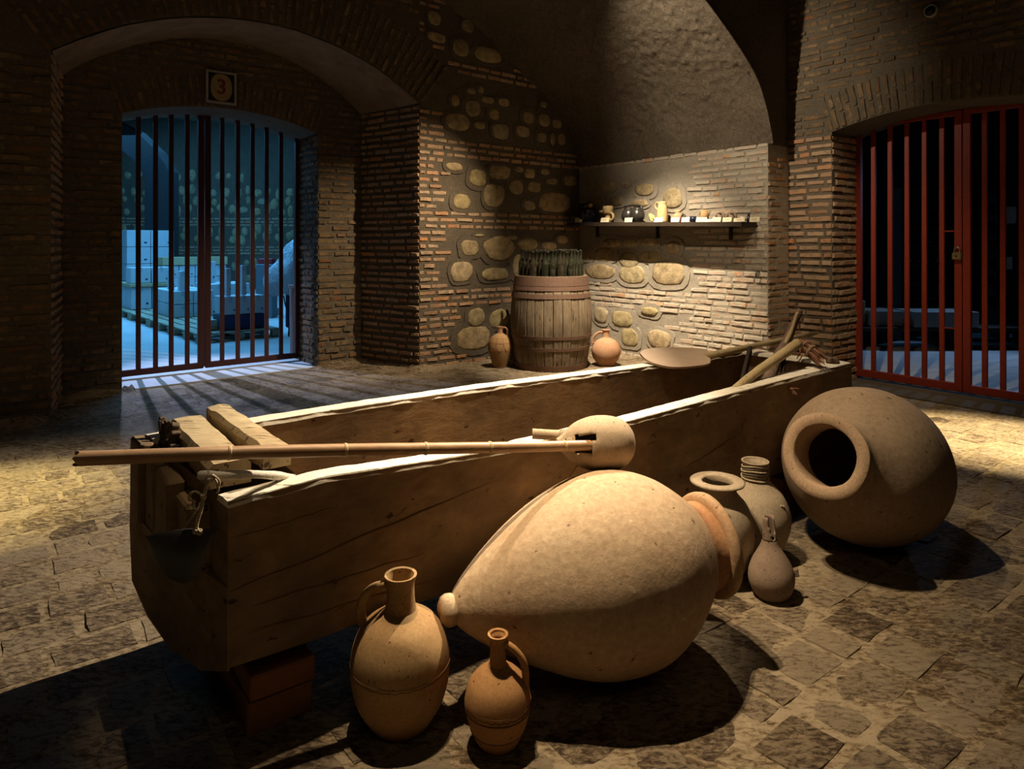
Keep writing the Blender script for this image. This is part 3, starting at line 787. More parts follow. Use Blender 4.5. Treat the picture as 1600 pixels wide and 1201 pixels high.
# rims: worn tops, strong light added to their colour, thick strips following both walls
def rimstrip(name, side):
    mb = MB(); n = 160
    for i in range(n+1):
        s = TL*i/n
        if side == 'f': a, b_, z = 0, inner(s)[-1][0], zf(s)
        else: a, b_, z = .635, .72, zb(s)
        kk = max(0, 1-s/.5)
        j = .007*mnoise.fractal(Vector((s*9, 1 if side == 'f' else 2, 0)), 1, 2, 3); j2 = .008*mnoise.fractal(Vector((s*13, 5, 0)), 1, 2, 3)
        for w_, dz in ((a-.003-j*.6, -.016+j), (a+.004-j*.6, .002+j*.5), ((a+b_)/2, .006+j), (b_-.006+j2, .003), (b_+.003+j2, -.014)):
            q = T(s+skew(w_)*kk, w_, z+dz); mb.v.append(q)
    for i in range(n):
        for k in range(4): mb.f.append([i*5+k, (i+1)*5+k, (i+1)*5+k+1, i*5+k+1])
    mb.f.append([0, 1, 2, 3, 4]); mb.f.append([n*5+k for k in range(5)][::-1])
    mb.build('rim', M_rimwood, tr)
rimstrip('rim', 'f'); rimstrip('rim', 'b')
mb = MB()                                               # far end top and near end top
for a, b_ in ((TL-.10, TL+.0),):
    n = 14
    for i in range(n+1):
        w_ = .07+.57*i/n; z = zf(TL)+(zb(TL)-zf(TL))*w_/.7; j = .006*mnoise.noise(Vector((w_*12, 0, 3)))
        for s, dz in ((a+j-.01, -.012), (a+j, .004), ((a+b_)/2, .006+j), (b_, .003), (b_, -.02)): mb.v.append(T(s, w_, z+dz))
    for i in range(n):
        for k in range(4): mb.f.append([i*5+k, i*5+k+1, (i+1)*5+k+1, (i+1)*5+k])
mb.build('end_rim', M_rimwood, tr)
# near end: upright staves wedged between the end and the cross logs
for a, b_, z0, z1, d in ((.60, .735, .46, .735, .012), (.47, .60, .46, .70, .022), (.30, .47, .46, .69, .008), (.12, .30, .46, .66, .018)):
    m2 = MB(); m2.cbox((-.03-.10*((a+b_)/2/.72)+d, (a+b_)/2, (z0+z1)/2), (.06, b_-a-.01, z1-z0), .008, TM, .006); m2.build('stave', M_trough, tr)
m2 = MB(); m2.cbox((-.085, .50, .53), (.03, .05, .2), .005, TM @ Matrix.Rotation(.0, 4, 'X'), .006); m2.build('wedge', M_block, tr)
def crack(s0, z0, s1, z1, r=.0022, seed=0):
    mb = MB(); n = 24; pts = []
    for i in range(n+1):
        u = i/n; s_ = s0+(s1-s0)*u; z = z0+(z1-z0)*u+.008*mnoise.noise(Vector((u*6, seed, 0)))
        wv = wobp(s_, (0, .45)); pts.append(T(s_, wv-.0005, z))
    mb.tube(pts, [r*(.3+math.sin(math.pi*i/n)) for i in range(n+1)], 6); mb.build('crack', M_incise, tr)
crack(.0, .455, .95, .585, .003, 1); crack(.06, .40, .6, .40, .002, 2); crack(0, .60, .35, .62, .0018, 3); crack(.05, .33, .8, .30, .002, 4); crack(1.2, .50, 1.32, .60, .002, 6); crack(1.9, .42, 2.3, .50, .0025, 5); crack(2.3, .5, 2.34, .6, .003, 8)
# peg bundle on the outer face near the far end
m2 = MB()
for k in range(7):
    a = random.uniform(0, 6.28); m2.tube([T(2.72, -.0, .66)+Vector((0, 0, 0)), T(2.72+.03*math.cos(a), -.03, .66+.03*math.sin(a))], [.006, .003], 5)
m2.build('frayed_plug', M_twig, tr)

def logbeam(name, label, s0, s1, w0, w1, z0, z1, endm=None, tilt=0):
    e = empty(name, T((s0+s1)/2, (w0+w1)/2, z0), label, 'beam')
    mb = MB(); n = 14; prof_ = [(0, 0), (0, .75), (.12, .97), (.5, 1.0), (.9, .97), (1, .8), (1, 0)]; m = len(prof_)
    for i in range(n+1):
        w_ = w0+(w1-w0)*i/n
        for a, c in prof_:
            j = .005*mnoise.fractal(Vector((w_*8, a*3, c*3+s0*9)), 1, 2, 3)
            mb.v.append(T(s0+(s1-s0)*a+j+tilt*(w_-w0), w_, z0+(z1-z0)*c+j))
    for i in range(n):
        for k in range(m-1): mb.f.append([i*m+k, i*m+k+1, (i+1)*m+k+1, (i+1)*m+k])
        mb.f.append([i*m+m-1, i*m, (i+1)*m, (i+1)*m+m-1])
    mb.f.append(list(range(m))[::-1]); mb.f.append([n*m+k for k in range(m)])
    mb.build('log', M_beam, e); return e
b1 = logbeam('cross_log', 'split log lying across the near end of the trough with a splintered dark left side', -.03, .085, .09, .69, .712, .785, tilt=.0)
# the splintered side
mb = MB()
for i in range(46):
    w_ = random.uniform(.45, .70); z = random.uniform(.68, .785); sx = -.055
    q = T(sx+random.uniform(0, .012), w_, z); mb.cbox((0, 0, 0), (random.uniform(.012, .035), random.uniform(.01, .03), random.uniform(.02, .06)), .003, Matrix.Translation(q) @ Matrix.Rotation(math.atan2(TF.y, TF.x), 4, 'Z') @ Matrix.Rotation(random.uniform(-.5, .5), 4, 'X') @ Matrix.Rotation(random.uniform(-.4, .4), 4, 'Y'))
mb.build('splintered_side', M_endgrain, b1)
b2 = logbeam('cross_plank', 'flat pale plank lying across the trough beside the split log', .115, .195, .075, .72, .745, .805, tilt=-.03)
# blocks carrying the trough
for s, w0, w1, lab in ((.075, .05, .62, 'reddish wooden blocks stacked under the near end of the trough'), (2.75, .05, .62, 'dark wooden blocks under the far end of the trough beside the rope-bound jug')):
    e = empty('support_blocks', T(s+.09, .3, 0), lab, 'blocks')
    m2 = MB(); m2.cbox((s+.09, (w0+w1)/2, .135), (.19, w1-w0, .075), .005, TM, .003); m2.build('block', M_block, e)
    m2 = MB(); m2.cbox((s+.085, (w0+w1)/2+.005, .047), (.19, w1-w0, .09), .005, TM, .003); m2.build('block', M_block, e)

# stick with rope and hanging scoop
def T2(pts): return [Vector(p) for p in pts]
st = empty('lashed_stick', PD(320, 744, 1.80), 'bare grey stick lying over the near corner of the trough with rope tied to it', 'stick')
mb = MB(); pts = catmull([PD(308, 742, 1.775), PD(345, 742, 1.80), PD(400, 741, 1.87), PD(455, 746, 2.0), PD(502, 757, 2.10)], 6)
mb.tube(pts, [.007]+[.0115+.001*math.sin(i) for i in range(len(pts)-2)]+[.005], 10, jit=.06); mb.build('branch', M_rimwood, st, True)
mb = MB()
for k in range(6):
    c = PD(326+k*2.4, 743, 1.787+.004*k); r = .0145
    mb.tube([c+Vector((random.uniform(-.004, .004), r*math.cos(a), r*math.sin(a))) for a in [i*2*math.pi/10 for i in range(11)]], .0032, 6)
mb.tube(catmull([PD(333, 742, 1.775), PD(338, 752, 1.76), PD(341, 762, 1.76), PD(339, 770, 1.765)], 4), .0035, 6, jit=.2)
mb.tube(catmull([PD(330, 742, 1.775), PD(341, 748, 1.755), PD(343, 758, 1.76)], 4), .003, 6, jit=.2)
mb.build('lashing', M_rope, st, True)
scp = empty('hanging_scoop', PD(285, 870, 1.78), 'dark half-moon iron scoop hanging by a rope at the near end of the trough', 'scoop')
mb = MB()
def strand(pts, r, tw=60, ph=0):
    out = []; P_ = catmull(pts, 14)
    for i, p in enumerate(P_):
        a = i*.9+ph; out.append(p+Vector((math.cos(a), .6*math.sin(a), 0))*r)
    return out
rp = [PD(326, 748, 1.772), PD(321, 765, 1.768), PD(318, 775, 1.766), PD(314, 795, 1.768), PD(308, 815, 1.77), PD(306, 828, 1.772)]
for ph in (0, 2.1, 4.2): mb.tube(strand(rp, .003, ph=ph), .0030, 6)
rp2 = [PD(318, 775, 1.766), PD(306, 768, 1.76), PD(298, 771, 1.76), PD(296, 780, 1.765), PD(303, 783, 1.77), PD(300, 790, 1.77)]
for ph in (0, 3.1): mb.tube(strand(rp2, .002, ph=ph), .0026, 6)
mb.tube(catmull([PD(318, 775, 1.76), PD(308, 795, 1.80), PD(295, 815, 1.82), PD(288, 828, 1.83)], 6), .0022, 5)
for c in (PD(318, 775, 1.764), PD(306, 829, 1.768), PD(312, 831, 1.768)):
    for k in range(4):
        A = axis_matrix(c, (random.uniform(-1, 1), random.uniform(-1, 1), .6))
        mb.tube([A @ Vector((.0065*math.cos(i*.7), .0065*math.sin(i*.7), 0)) for i in range(10)], .0028, 5)
mb.build('rope', M_rope, scp, True)
mb = MB(); nu, nv = 18, 8
top = lambda u: Vector((226+118*u, 838-12*u-6*math.sin(math.pi*u), 0))
def botp(u): return 838-12*u+80*max(.0, 1-abs((u-.56)/.56)**2.1 if u < .56 else 1-((u-.56)/.44)**1.9)**.62
for off in (0, .004):
    for i in range(nu+1):
        u = i/nu
        for j in range(nv+1):
            v_ = j/nv; px = 226+118*u+ (4*v_ if u < .5 else -14*v_*(u-.5)*2); py = top(u).y*(1-v_)+botp(u)*v_
            mb.v.append(PD(px, py, 1.775-.035*math.sin(math.pi*u)*math.sin(math.pi*(v_*.7+.1))+off+.03*(1-u)))
q = (nu+1)*(nv+1)
for i in range(nu):
    for j in range(nv):
        a = i*(nv+1)+j; mb.f.append([a, a+1, a+nv+2, a+nv+1]); mb.f.append([q+a, q+a+nv+1, q+a+nv+2, q+a+1])
for i in range(nu): a = i*(nv+1); mb.f.append([a, a+nv+1, q+a+nv+1, q+a]); a += nv; mb.f.append([a, q+a, q+a+nv+1, a+nv+1])
mb.build('blade', M_iron, scp, True)

# ------------------------------------------------------------------ bamboo pole and gourd
pole = empty('bamboo_pole', PD(340, 702, 1.83), 'long jointed bamboo pole lying over the trough with a split left end', 'pole')
pa, pb = PD(132, 716, 1.685), PD(922, 693.5, 2.33); n = 60; pts = []; rad = []
nodes = [.225, .435, .60, .745, .93]
for i in range(n+1):
    u = i/n; q = pa.lerp(pb, u); q.z += .004*math.sin(u*5); pts.append(q)
    rad.append((.0185-.001*u)*(1+.0*u))
mb = MB(); mb.tube(pts, rad, 16, caps=False); mb.tube(pts, [r*.8 for r in rad], 16, caps=False)
mb.build('culm', M_bamboo, pole, True)
dr = (pb-pa).normalized()
mb = MB()
# jagged split end
A = axis_matrix(pts[0], dr)
vs = []; fs = []; m = 24
for r in (.0185, .0150):
    for k in range(m):
        a = 2*math.pi*k/m; vs.append((r*math.cos(a), r*math.sin(a), -.010-.012*abs(math.sin(a*1.5+.4))**2-.004*random.random())); vs.append((r*math.cos(a), r*math.sin(a), .004))
for k in range(m):
    a, b_ = 2*k, 2*((k+1) % m); fs.append((a, b_, b_+1, a+1)); fs.append((2*m+a, 2*m+a+1, 2*m+b_+1, 2*m+b_)); fs.append((a, 2*m+a, 2*m+b_, b_))
mb.add(vs, fs, A); mb.build('split_end', M_bamboo, pole)
for u in nodes:
    c = pa.lerp(pb, u); c.z += .004*math.sin(u*5); mb = MB(); mb.tube([c-dr*.004, c-dr*.0015, c+dr*.0005, c+dr*.002, c+dr*.005], [.0186, .0202, .0187, .0201, .0184], 18); mb.build('node', M_node, pole, True)
go = empty('gourd_ladle', PD(938, 735, 2.40), 'round dried gourd with a square hole at the right end of the bamboo pole', 'gourd')
gc = PD(940, 692, 2.405); gx_ = Vector((1, .12, -.02)).normalized()
# gourd body with a hole: lathe around the long axis with a missing patch facing the camera
A = axis_matrix(gc, gx_); prof_g = catmull([(.018, -.165), (.03, -.145), (.055, -.12), (.078, -.085), (.093, -.04), (.097, 0), (.094, .04), (.080, .08), (.05, .108), (.02, .118), (.001, .12)], 3)
mb = MB(); n = 48; vs = []; holes = set()
for p in prof_g:
    for k in range(n):
        a = 2*math.pi*k/n; vs.append(A @ Vector((p.x*math.cos(a), p.x*math.sin(a), p.y)))
for i in range(len(prof_g)-1):
    for k in range(n):
        q = [i*n+k, i*n+(k+1) % n, (i+1)*n+(k+1) % n, (i+1)*n+k]; c = sum((vs[j] for j in q), Vector())/4
        px = 800+F*c.x/c.y; py = HZ+F*(EYE-c.z)/c.y
        if c.y < gc.y and 899 < px < 929 and 679 < py < 712-(929-px)*.15: continue
        mb.f.append(q)
mb.v = vs; me_g = mb.build('shell', M_gourd, go, True)
md = me_g.modifiers.new('s', 'SOLIDIFY'); md.thickness = .006; md.offset = -1
mb = MB(); t0 = PD(832, 677.5, 2.43); t1 = PD(895, 681, 2.42)
mb.tube([t0, t0.lerp(t1, .5), t1], [.0185, .018, .020], 16, caps=False); mb.tube([t0, t1], [.0155, .0155], 16, caps=False)
mb.lathe([(.0155, 0), (.0185, 0)], 16, axis_matrix(t0, t1-t0)); nk_ = mb.build('neck', M_gourd, go, True)
mb = MB(); mb.lathe([(.001, 0), (.0155, 0)], 16, axis_matrix(t0.lerp(t1, .75), t1-t0)); mb.build('neck_inside', M_black, nk_)
mb = MB()
for q0, rr_ in ((.70, .0215), (.76, .0215), (.81, .022)):
    A2 = axis_matrix(t0.lerp(t1, q0), t1-t0); mb.tube([A2 @ Vector((rr_*math.cos(i*.35), rr_*math.sin(i*.35), .004*math.sin(i*.7))) for i in range(19)], .002, 5)
mb.build('binding', M_rope, go, True); mb = MB()
for q0 in (885, 888, 891):
    c = PD(q0, 694.5, 2.31); A2 = axis_matrix(c, dr); mb.tube([A2 @ Vector((.0215*math.cos(i*.35), .0215*math.sin(i*.35), .004*math.sin(i*.7))) for i in range(19)], .002, 5)
mb.build('binding', M_rope, go, True)

# ------------------------------------------------------------------ clay vessels
def lathe_part(name, prof_, M, m, parent, n=64, wob=0, seed=0, smooth=True):
    mb = MB(); mb.lathe(prof_, n, M, wob, seed); return mb.build(name, m, parent, smooth)
def cm(pts, n=6): return [(p.x, p.y) for p in catmull(pts, n)]
def handle(name, pts, r, m, parent, flat=1.0, n=12):
    P_ = catmull(pts, 6); mb = MB(); mb.tube(P_, [r*(1.25 if i in (0, len(P_)-1) else 1) for i in range(len(P_))], n, ell=flat); return mb.build(name, m, parent, True)
# the big egg-shaped jar lying in front of the trough
Tq, Rq = Vector((-.183, 2.02, .30)), Vector((.672, 2.372, .335)); dq = (Rq-Tq).normalized(); Lq = (Rq-Tq).length
q = empty('large_storage_jar', (.33, 2.245, 0), 'huge egg-shaped buff clay jar lying on its side in front of the trough', 'jar')
A = axis_matrix(Tq, dq)
k = Lq/.87
lathe_part('body', [(.001, .01*k)]+cm([(.03, .0), (.056, .02*k), (.095, .06*k), (.150, .13*k), (.210, .22*k), (.262, .32*k), (.297, .42*k), (.310, .51*k), (.301, .60*k), (.264, .69*k), (.208, .765*k), (.165, .81*k)], 6), A, M_clay, q, 96, .012)
lathe_part('base_knob', [(.001, -.035), (.026, -.036), (.040, -.028), (.046, -.012), (.044, .004), (.036, .016), (.040, .03), (.06, .045)], A, M_clay, q, 40, .05)
lathe_part('neck', cm([(.172, .80*k), (.152, .83*k), (.147, .85*k), (.150, .872*k)], 5), A, clay('stained_neck_clay', (.38, .19, .085), (.50, .30, .16), (.26, .085, .03), 1.2, 2), q, 72, .01)
lathe_part('rim', [(.149, .868*k), (.164, .870*k), (.173, .876*k), (.177, .888*k), (.174, .900*k), (.160, .906*k), (.128, .905*k), (.118, .89*k), (.116, .84*k), (.145, .78*k)], A, M_clay_red, q, 72, .02, 3)
# the jar on the right with its mouth towards the camera
Mq, Qm = Vector((1.68, 3.17, .353)), Vector((1.30, 2.80, .518)); d2_ = (Qm-Mq).normalized(); A = axis_matrix(Mq, d2_)
q = empty('wide_mouthed_jar', (1.675, 3.2, 0), 'large grey-brown clay jar lying on its side with its round mouth facing forward', 'jar')
hd = (Qm-Mq).length
lathe_part('body', [(.001, -.60)]+cm([(.06, -.52), (.15, -.43), (.245, -.30), (.318, -.16), (.351, -.02), (.351, .09), (.328, .20), (.278, .30), (.212, .38), (.175, .43)], 6), A, M_clay_grey, q, 96, .012, 5)
lathe_part('neck', cm([(.18, .42), (.162, .455), (.158, hd-.035)], 5), A, M_clay_grey, q, 72, .01)
lathe_part('rim', [(.157, hd-.045), (.166, hd-.035), (.174, hd-.014), (.176, hd-.003), (.173, hd+.002), (.152, hd+.005), (.131, hd+.004), (.126, hd-.001), (.122, hd-.03), (.125, hd-.16), (.2, hd-.25)], A, M_clay_rim2, q, 72, .035, 8)
mb = MB(); c = PD(1386, 647, 2.88); 
spv = Matrix.Translation(Mq)
nrm = (Vector((c.x, c.y, c.z))-Mq); nrm = (nrm-d2_*nrm.dot(d2_)*.4).normalized()
# chalky patch on the shoulder
ray = PD(1386, 647, 1)-Vector((0, 0, EYE)); best = None
for i in range(400):
    tt = 2.2+i*.003; pnt = Vector((0, 0, EYE))+ray*tt; h_ = (pnt-Mq).dot(d2_); rr_ = ((pnt-Mq)-d2_*h_).length
    if rr_ < .353 and -.3 < h_ < .1: best = pnt; break
if best is not None:
    h_ = (best-Mq).dot(d2_); nn_ = ((best-Mq)-d2_*h_).normalized(); A2 = axis_matrix(best+nn_*.001, nn_)
    mb.v = [A2 @ Vector((.024*math.cos(a)*(1+.2*math.sin(3*a)), .016*math.sin(a)*(1+.2*math.cos(2*a)), z)) for z in (.0025, -.012) for a in [2*math.pi*i/16 for i in range(16)]]
    mb.f = [list(range(16))]+[[i, 16+i, 16+(i+1) % 16, (i+1) % 16] for i in range(16)]
    mb.build('chalky_patch', simple('pale_lime_patch', (.55, .50, .40), .9), q)

def jug(name, label, base, H, prof_body, prof_neck, m, rimm=None, h=None, group=None, n=56, wob=.01, thick=.008, bands=()):
    """upright vessel; profiles in metres from the base centre"""
    e = empty(name, base, label, 'jug' if 'jug' in name or 'pitcher' in name else ('pot' if 'pot' in name else 'jar'), group)
    A = Matrix.Translation(base); nb = cm(prof_body, 6); nn = cm(prof_neck, 5)
    bd_ = lathe_part('body', [(.001, .002), (nb[0][0]*.9, 0)]+nb, A, m, e, n, wob, base[0]*7)
    r_e, z_e = nn[-1]
    inn = [(r_e-thick*.4, z_e+.002), (r_e-thick, z_e-.002)]+[(max(.01, r-thick), z) for r, z in nn[::-1][1:]]
    inn += [(max(.01, nb[-2][0]-thick), nb[-2][1]-.01), (max(.01, nb[-4][0]-thick*1.5), nb[-4][1]-.02)]
    lathe_part('neck', nn+inn, A, rimm or m, e, n, wob*.5, base[0]*7)
    for hp in (h or []): handle('handle', [Vector(base)+Vector(v_) for v_ in hp[0]], hp[1], rimm or m, e, hp[2] if len(hp) > 2 else 1)
    for z, r, wv in bands:
        mb = MB(); pts = []
        for i in range(97):
            a = 2*math.pi*i/96; pts.append(A @ Vector((r*math.cos(a), r*math.sin(a), z+wv*math.sin(a*26))))
        mb.tube(pts, .0012, 5, caps=False); mb.build('incised_band', M_incise, bd_)
    return e
# front left jug: centre at px 626
b = P(626, 1128); b.y += .0; z1 = 1.0
b = Vector(((626-800)/F*1.96, 1.96, 0))
jug('water_jug', 'tall buff clay jug with left-hand handle, standing at the front left of the lying jar', b, .43,
    [(.078, .0), (.098, .03), (.128, .085), (.142, .15), (.143, .20), (.132, .25), (.105, .295), (.066, .322), (.046, .335)],
    [(.046, .333), (.0425, .35), (.040, .385), (.0405, .41), (.046, .428), (.0475, .435)], M_clay_jug, None,
    [([(-.038, 0, .405), (-.075, -.01, .403), (-.104, -.012, .375), (-.114, -.01, .335), (-.110, -.005, .300), (-.098, 0, .285)], .0115, 1.35)],
    bands=((.190, .1438, 0), (.182, .1438, .002)))
b = Vector(((778-800)/F*1.88, 1.88, 0))
jug('oil_jug', 'small red-brown clay jug with right-hand handle, frontmost of all the vessels', b, .3,
    [(.048, .0), (.064, .025), (.082, .07), (.0915, .115), (.090, .145), (.078, .178), (.052, .205), (.031, .218), (.0245, .226)],
    [(.0245, .224), (.0225, .24), (.0215, .27), (.0225, .292), (.0285, .302), (.0295, .308)], M_clay_jug2, None,
    [([(.022, -.002, .282), (.045, -.010, .272), (.068, -.014, .245), (.077, -.012, .205), (.076, -.008, .170)], .0095, 1.3)],
    bands=((.130, .092, 0), (.120, .0923, .0025), (.110, .0922, 0), (.052, .0765, 0), (.222, .0262, .001)))
# pot with a wide flat rim behind the big jar
b = Vector(((1121-800)/F*2.82, 2.82, 0))
e = jug('wide_rimmed_pot', 'grey clay pot with a flat wide rim standing behind the rim of the lying jar', b, .4,
    [(.075, .0), (.10, .03), (.135, .10), (.147, .18), (.142, .25), (.12, .31), (.09, .345), (.082, .355)],
    [(.082, .353), (.076, .368), (.078, .385), (.092, .398), (.110, .402)], M_clay_pot, None, n=64)
lathe_part('flat_rim', [(.110, .398), (.112, .404), (.104, .409), (.070, .409), (.062, .402), (.064, .38)], Matrix.Translation(b), M_clay_pot, e, 64, .02)
# jug with a rope-bound neck
b = Vector(((1180-800)/F*3.0, 3.0, 0))
e = jug('rope_bound_jug', 'pale clay jug with cord wound round its narrow neck, standing behind the broken jug', b, .4,
    [(.07, .0), (.095, .03), (.130, .09), (.148, .16), (.146, .215), (.122, .275), (.085, .318), (.060, .345), (.052, .36)],
    [(.052, .358), (.049, .375), (.046, .395), (.048, .408), (.058, .424), (.060, .430)], M_clay_pot, None, n=56)
mb = MB()
for k in range(7):
    z = .350+.0095*k; r = .056+.003*math.sin(k*2.1); tl_ = random.uniform(-.05, .05)
    mb.tube([b+Vector((r*math.cos(i*.3), r*math.sin(i*.3), z+.02*tl_*10*math.sin(i*.3)+.002*math.sin(i))) for i in range(22)], .0042, 6)
mb.build('cord', M_rope, e, True)
mb = MB(); c_ = b+Vector((.086, -.098, .255))
for k in range(5): mb.cbox((0, 0, 0), (.012, .008, .010), .002, Matrix.Translation(c_+Vector((random.uniform(-.012, .012), random.uniform(-.006, .006), random.uniform(-.015, .015)))) @ Matrix.Rotation(random.random()*3, 4, 'X'))
mb.build('handle_stump', M_clay_pot, e)
# broken jug
b = Vector(((1207-800)/F*2.66, 2.66, 0))
e = empty('broken_jug', b, 'small grey-brown jug with a broken open neck, in front of the rope-bound jug', 'jug')
A = Matrix.Translation(b) @ Matrix.Rotation(-.05, 4, 'Y')
lathe_part('body', [(.001, .002), (.05, 0)]+cm([(.052, .0), (.074, .03), (.087, .07), (.084, .11), (.068, .15), (.049, .183), (.036, .207), (.028, .23)], 6), A, M_clay_dark, e, 48, .03, 2)
mb = MB(); n = 28; zs = [.225+.012*i for i in range(9)]; keep = []
for z in zs:
    for k in range(n):
        a = 2*math.pi*k/n; r = .0265-.05*(z-.225); mb.v.append(A @ Vector((r*math.cos(a), r*math.sin(a), z)))
for i in range(8):
    for k in range(n):
        a = 360*(k+.5)/n
        if 250 < a < 325 and i > 0 and abs(a-288) < 10+6.5*i: continue
        mb.f.append([i*n+k, i*n+(k+1) % n, (i+1)*n+(k+1) % n, (i+1)*n+k])
o = mb.build('broken_neck', M_clay_dark, e, True); md = o.modifiers.new('s', 'SOLIDIFY'); md.thickness = .006; md.offset = -1
mb = MB(); mb.cbox((.088, -.02, .10), (.022, .014, .03), .004, A, .003); mb.build('handle_stump', M_clay_dark, e)

# vessels by the barrel
b = Vector(((781-800)/F*7.35, 7.35, 0)); b = P(781, 577)+Vector((0, .12, 0))
kx = 1.0
e = jug('painted_jug', 'slim buff jug with red painted loops standing left of the barrel', b, .45,
    [(.072, .0), (.085, .04), (.112, .12), (.134, .21), (.132, .27), (.112, .325), (.072, .365), (.034, .385)],
    [(.034, .383), (.030, .40), (.030, .435), (.034, .452), (.036, .46)], M_clay_jug, M_clay_pink,
    [([(.030, 0, .445), (.058, -.01, .45), (.078, -.01, .43), (.084, -.005, .395), (.080, 0, .355)], .010, 1.2)], n=40)
mb = MB()
def rad_at(z): return lerpk(z, [(.12, .112), (.21, .134), (.27, .132), (.325, .112), (.365, .072)])+.001
for k in range(10):
    a0 = 2*math.pi*k/10; pts = []
    for i in range(13):
        t = i/12; a = a0+t*2*math.pi/10; z = .285-.085*math.sin(math.pi*t)**.6; r = rad_at(z); pts.append(b+Vector((r*math.cos(a), r*math.sin(a), z)))
    mb.tube(pts, .0035, 5)
    pts = []
    for i in range(8):
        z = .285+.075*i/7; r = rad_at(z); pts.append(b+Vector((r*math.cos(a0), r*math.sin(a0), z)))
    mb.tube(pts, .003, 5)
for z in (.285, .335):
    r = rad_at(z); mb.tube([b+Vector((r*math.cos(i*math.pi/20), r*math.sin(i*math.pi/20), z)) for i in range(41)], .003, 5)
mb.build('painted_loops', M_redpaint, [c for c in e.children if c.name.startswith('body')][0])
b = P(948, 573)+Vector((.0, .06, 0)); s_ = b.y/F
jug('round_jug', 'round reddish jug with a left-hand handle standing right of the barrel', b, .42,
    [(.085, .0), (.105, .03), (.150, .10), (.166, .17), (.155, .23), (.118, .285), (.065, .315), (.042, .325)],
    [(.042, .323), (.038, .34), (.038, .385), (.045, .405), (.048, .412)], M_clay_pink, None,
    [([(-.038, 0, .38), (-.075, -.01, .385), (-.118, -.01, .36), (-.145, -.005, .315), (-.150, 0, .265)], .013, 1.3)], n=44)

# ------------------------------------------------------------------ barrel with bottles
bc = Vector(((861-800)/F*7.64, 7.64, 0)); br = empty('wine_barrel', bc, 'weathered oak barrel with rusty hoops standing upright against the stone wall', 'barrel')
pr = cm([(.395, .0), (.430, .20), (.458, .45), (.462, .60), (.448, .78), (.425, .92), (.408, 1.04)], 4)
NST = 28
for k in range(NST):
    mb = MB(); a0 = 2*math.pi*k/NST+.002; a1 = 2*math.pi*(k+1)/NST-.006/.42*1.0; d_ = random.uniform(-.003, .003); vs = []
    for r, z in pr:
        for a, rr_ in ((a0, r-.03), (a0, r+d_-.002), (a0*.85+a1*.15, r+d_), (a0*.15+a1*.85, r+d_), (a1, r+d_-.002), (a1, r-.03)):
            vs.append(bc+Vector((rr_*math.cos(a), rr_*math.sin(a), z)))
    fs = []
    for i in range(len(pr)-1):
        for j in range(6): fs.append((i*6+j, i*6+(j+1) % 6, (i+1)*6+(j+1) % 6, (i+1)*6+j))
    fs.append(tuple(range(6))[::-1]); fs.append(tuple((len(pr)-1)*6+j for j in range(6)))
    mb.add(vs, fs); mb.build('stave', M_stave, br)
def prr(z): return lerpk(z, [(b_, a) for a, b_ in pr])
for z0, z1 in ((.935, 1.035), (.885, .93), (.80, .85), (.36, .395), (.235, .27), (.02, .075)):
    mb = MB(); mb.lathe([(prr(z0)+.001, z0), (prr(z0)+.007, z0), (prr(z1)+.007, z1), (prr(z1)+.001, z1)], 56, Matrix.Translation(bc)); mb.build('hoop', M_hoop, br)
mb = MB(); mb.lathe([(.001, .985), (.39, .985), (.39, .965)], 40, Matrix.Translation(bc)); mb.build('head', M_stave, br)
mb = MB(); mb.lathe([(.001, 0), (.030, 0), (.037, .004), (.038, .02), (.038, .17), (.034, .205), (.020, .235), (.0155, .25), (.0145, .315), (.0175, .318), (.0175, .333), (.0145, .336), (.012, .334), (.011, .3)], 18)
bt0 = None; pts = []
for i in range(-5, 6):
    for j in range(-5, 6):
        x = .083*(i+.5*(j % 2)); y = .074*j
        if math.hypot(x, y) < .335: pts.append((x, y))
bm_ = [None, None]
for i, (x, y) in enumerate(sorted(pts, key=lambda p: p[1])):
    k = 1 if random.random() < .25 else 0
    if bm_[k] is None:
        o = mb.build('wine_bottle', M_glass2 if k else M_glass, None, True); bm_[k] = o.data
    else: o = link_obj('wine_bottle', bm_[k])
    o.location = bc+Vector((x+random.uniform(-.004, .004), y+random.uniform(-.004, .004), .986)); o.rotation_euler = (0, 0, random.random()*6)
    s_ = random.uniform(.94, 1.04); o.scale = (1, 1, s_)
    tag(o, 'dusty dark empty wine bottle standing upright in the crowd on top of the barrel', 'bottle', 'bottles on the barrel')

# ------------------------------------------------------------------ shelf
ts0, ts1 = W2.t(897)-.0, W2.t(1187)
def shz(t): return 1.672-.058*(t-ts0)/(ts1-ts0)
SD = .29; dSh = MB(); vs = []
ts0 = .07; ts1 = W2.t(1187)-.02
sh = empty('wall_shelf', W2.p(1.2, 1.6), 'long dark wooden shelf board fixed to the back wall', 'shelf')
for off in (.0, SD):
    for t in (ts0, ts1):
        for dz in (-.045, 0): vs.append(W2.p(t, shz(t)+dz, off))
dSh.add(vs, [(0, 1, 3, 2), (4, 6, 7, 5), (0, 4, 5, 1), (2, 3, 7, 6), (1, 5, 7, 3), (0, 2, 6, 4)]); dSh.build('board', M_shelf, sh)
for t in (ts0+.3, (ts0+ts1)/2, ts1-.3):
    mb = MB(); mb.cbox((0, 0, 0), (.03, .14, .03), .003, W2.M(t, shz(t)-.115, .03)); mb.build('bracket', M_shelf, sh)
def sp_(px, off=.16):                                   # a point on the shelf seen at column px
    k = (px-800)/F; O = W2.p(0, 0, off); t = (k*O.y-O.x)/(W2.U.x-k*W2.U.y); p = W2.p(t, shz(t), off); return p
def scl(px, off=.16): return sp_(px, off).y/F
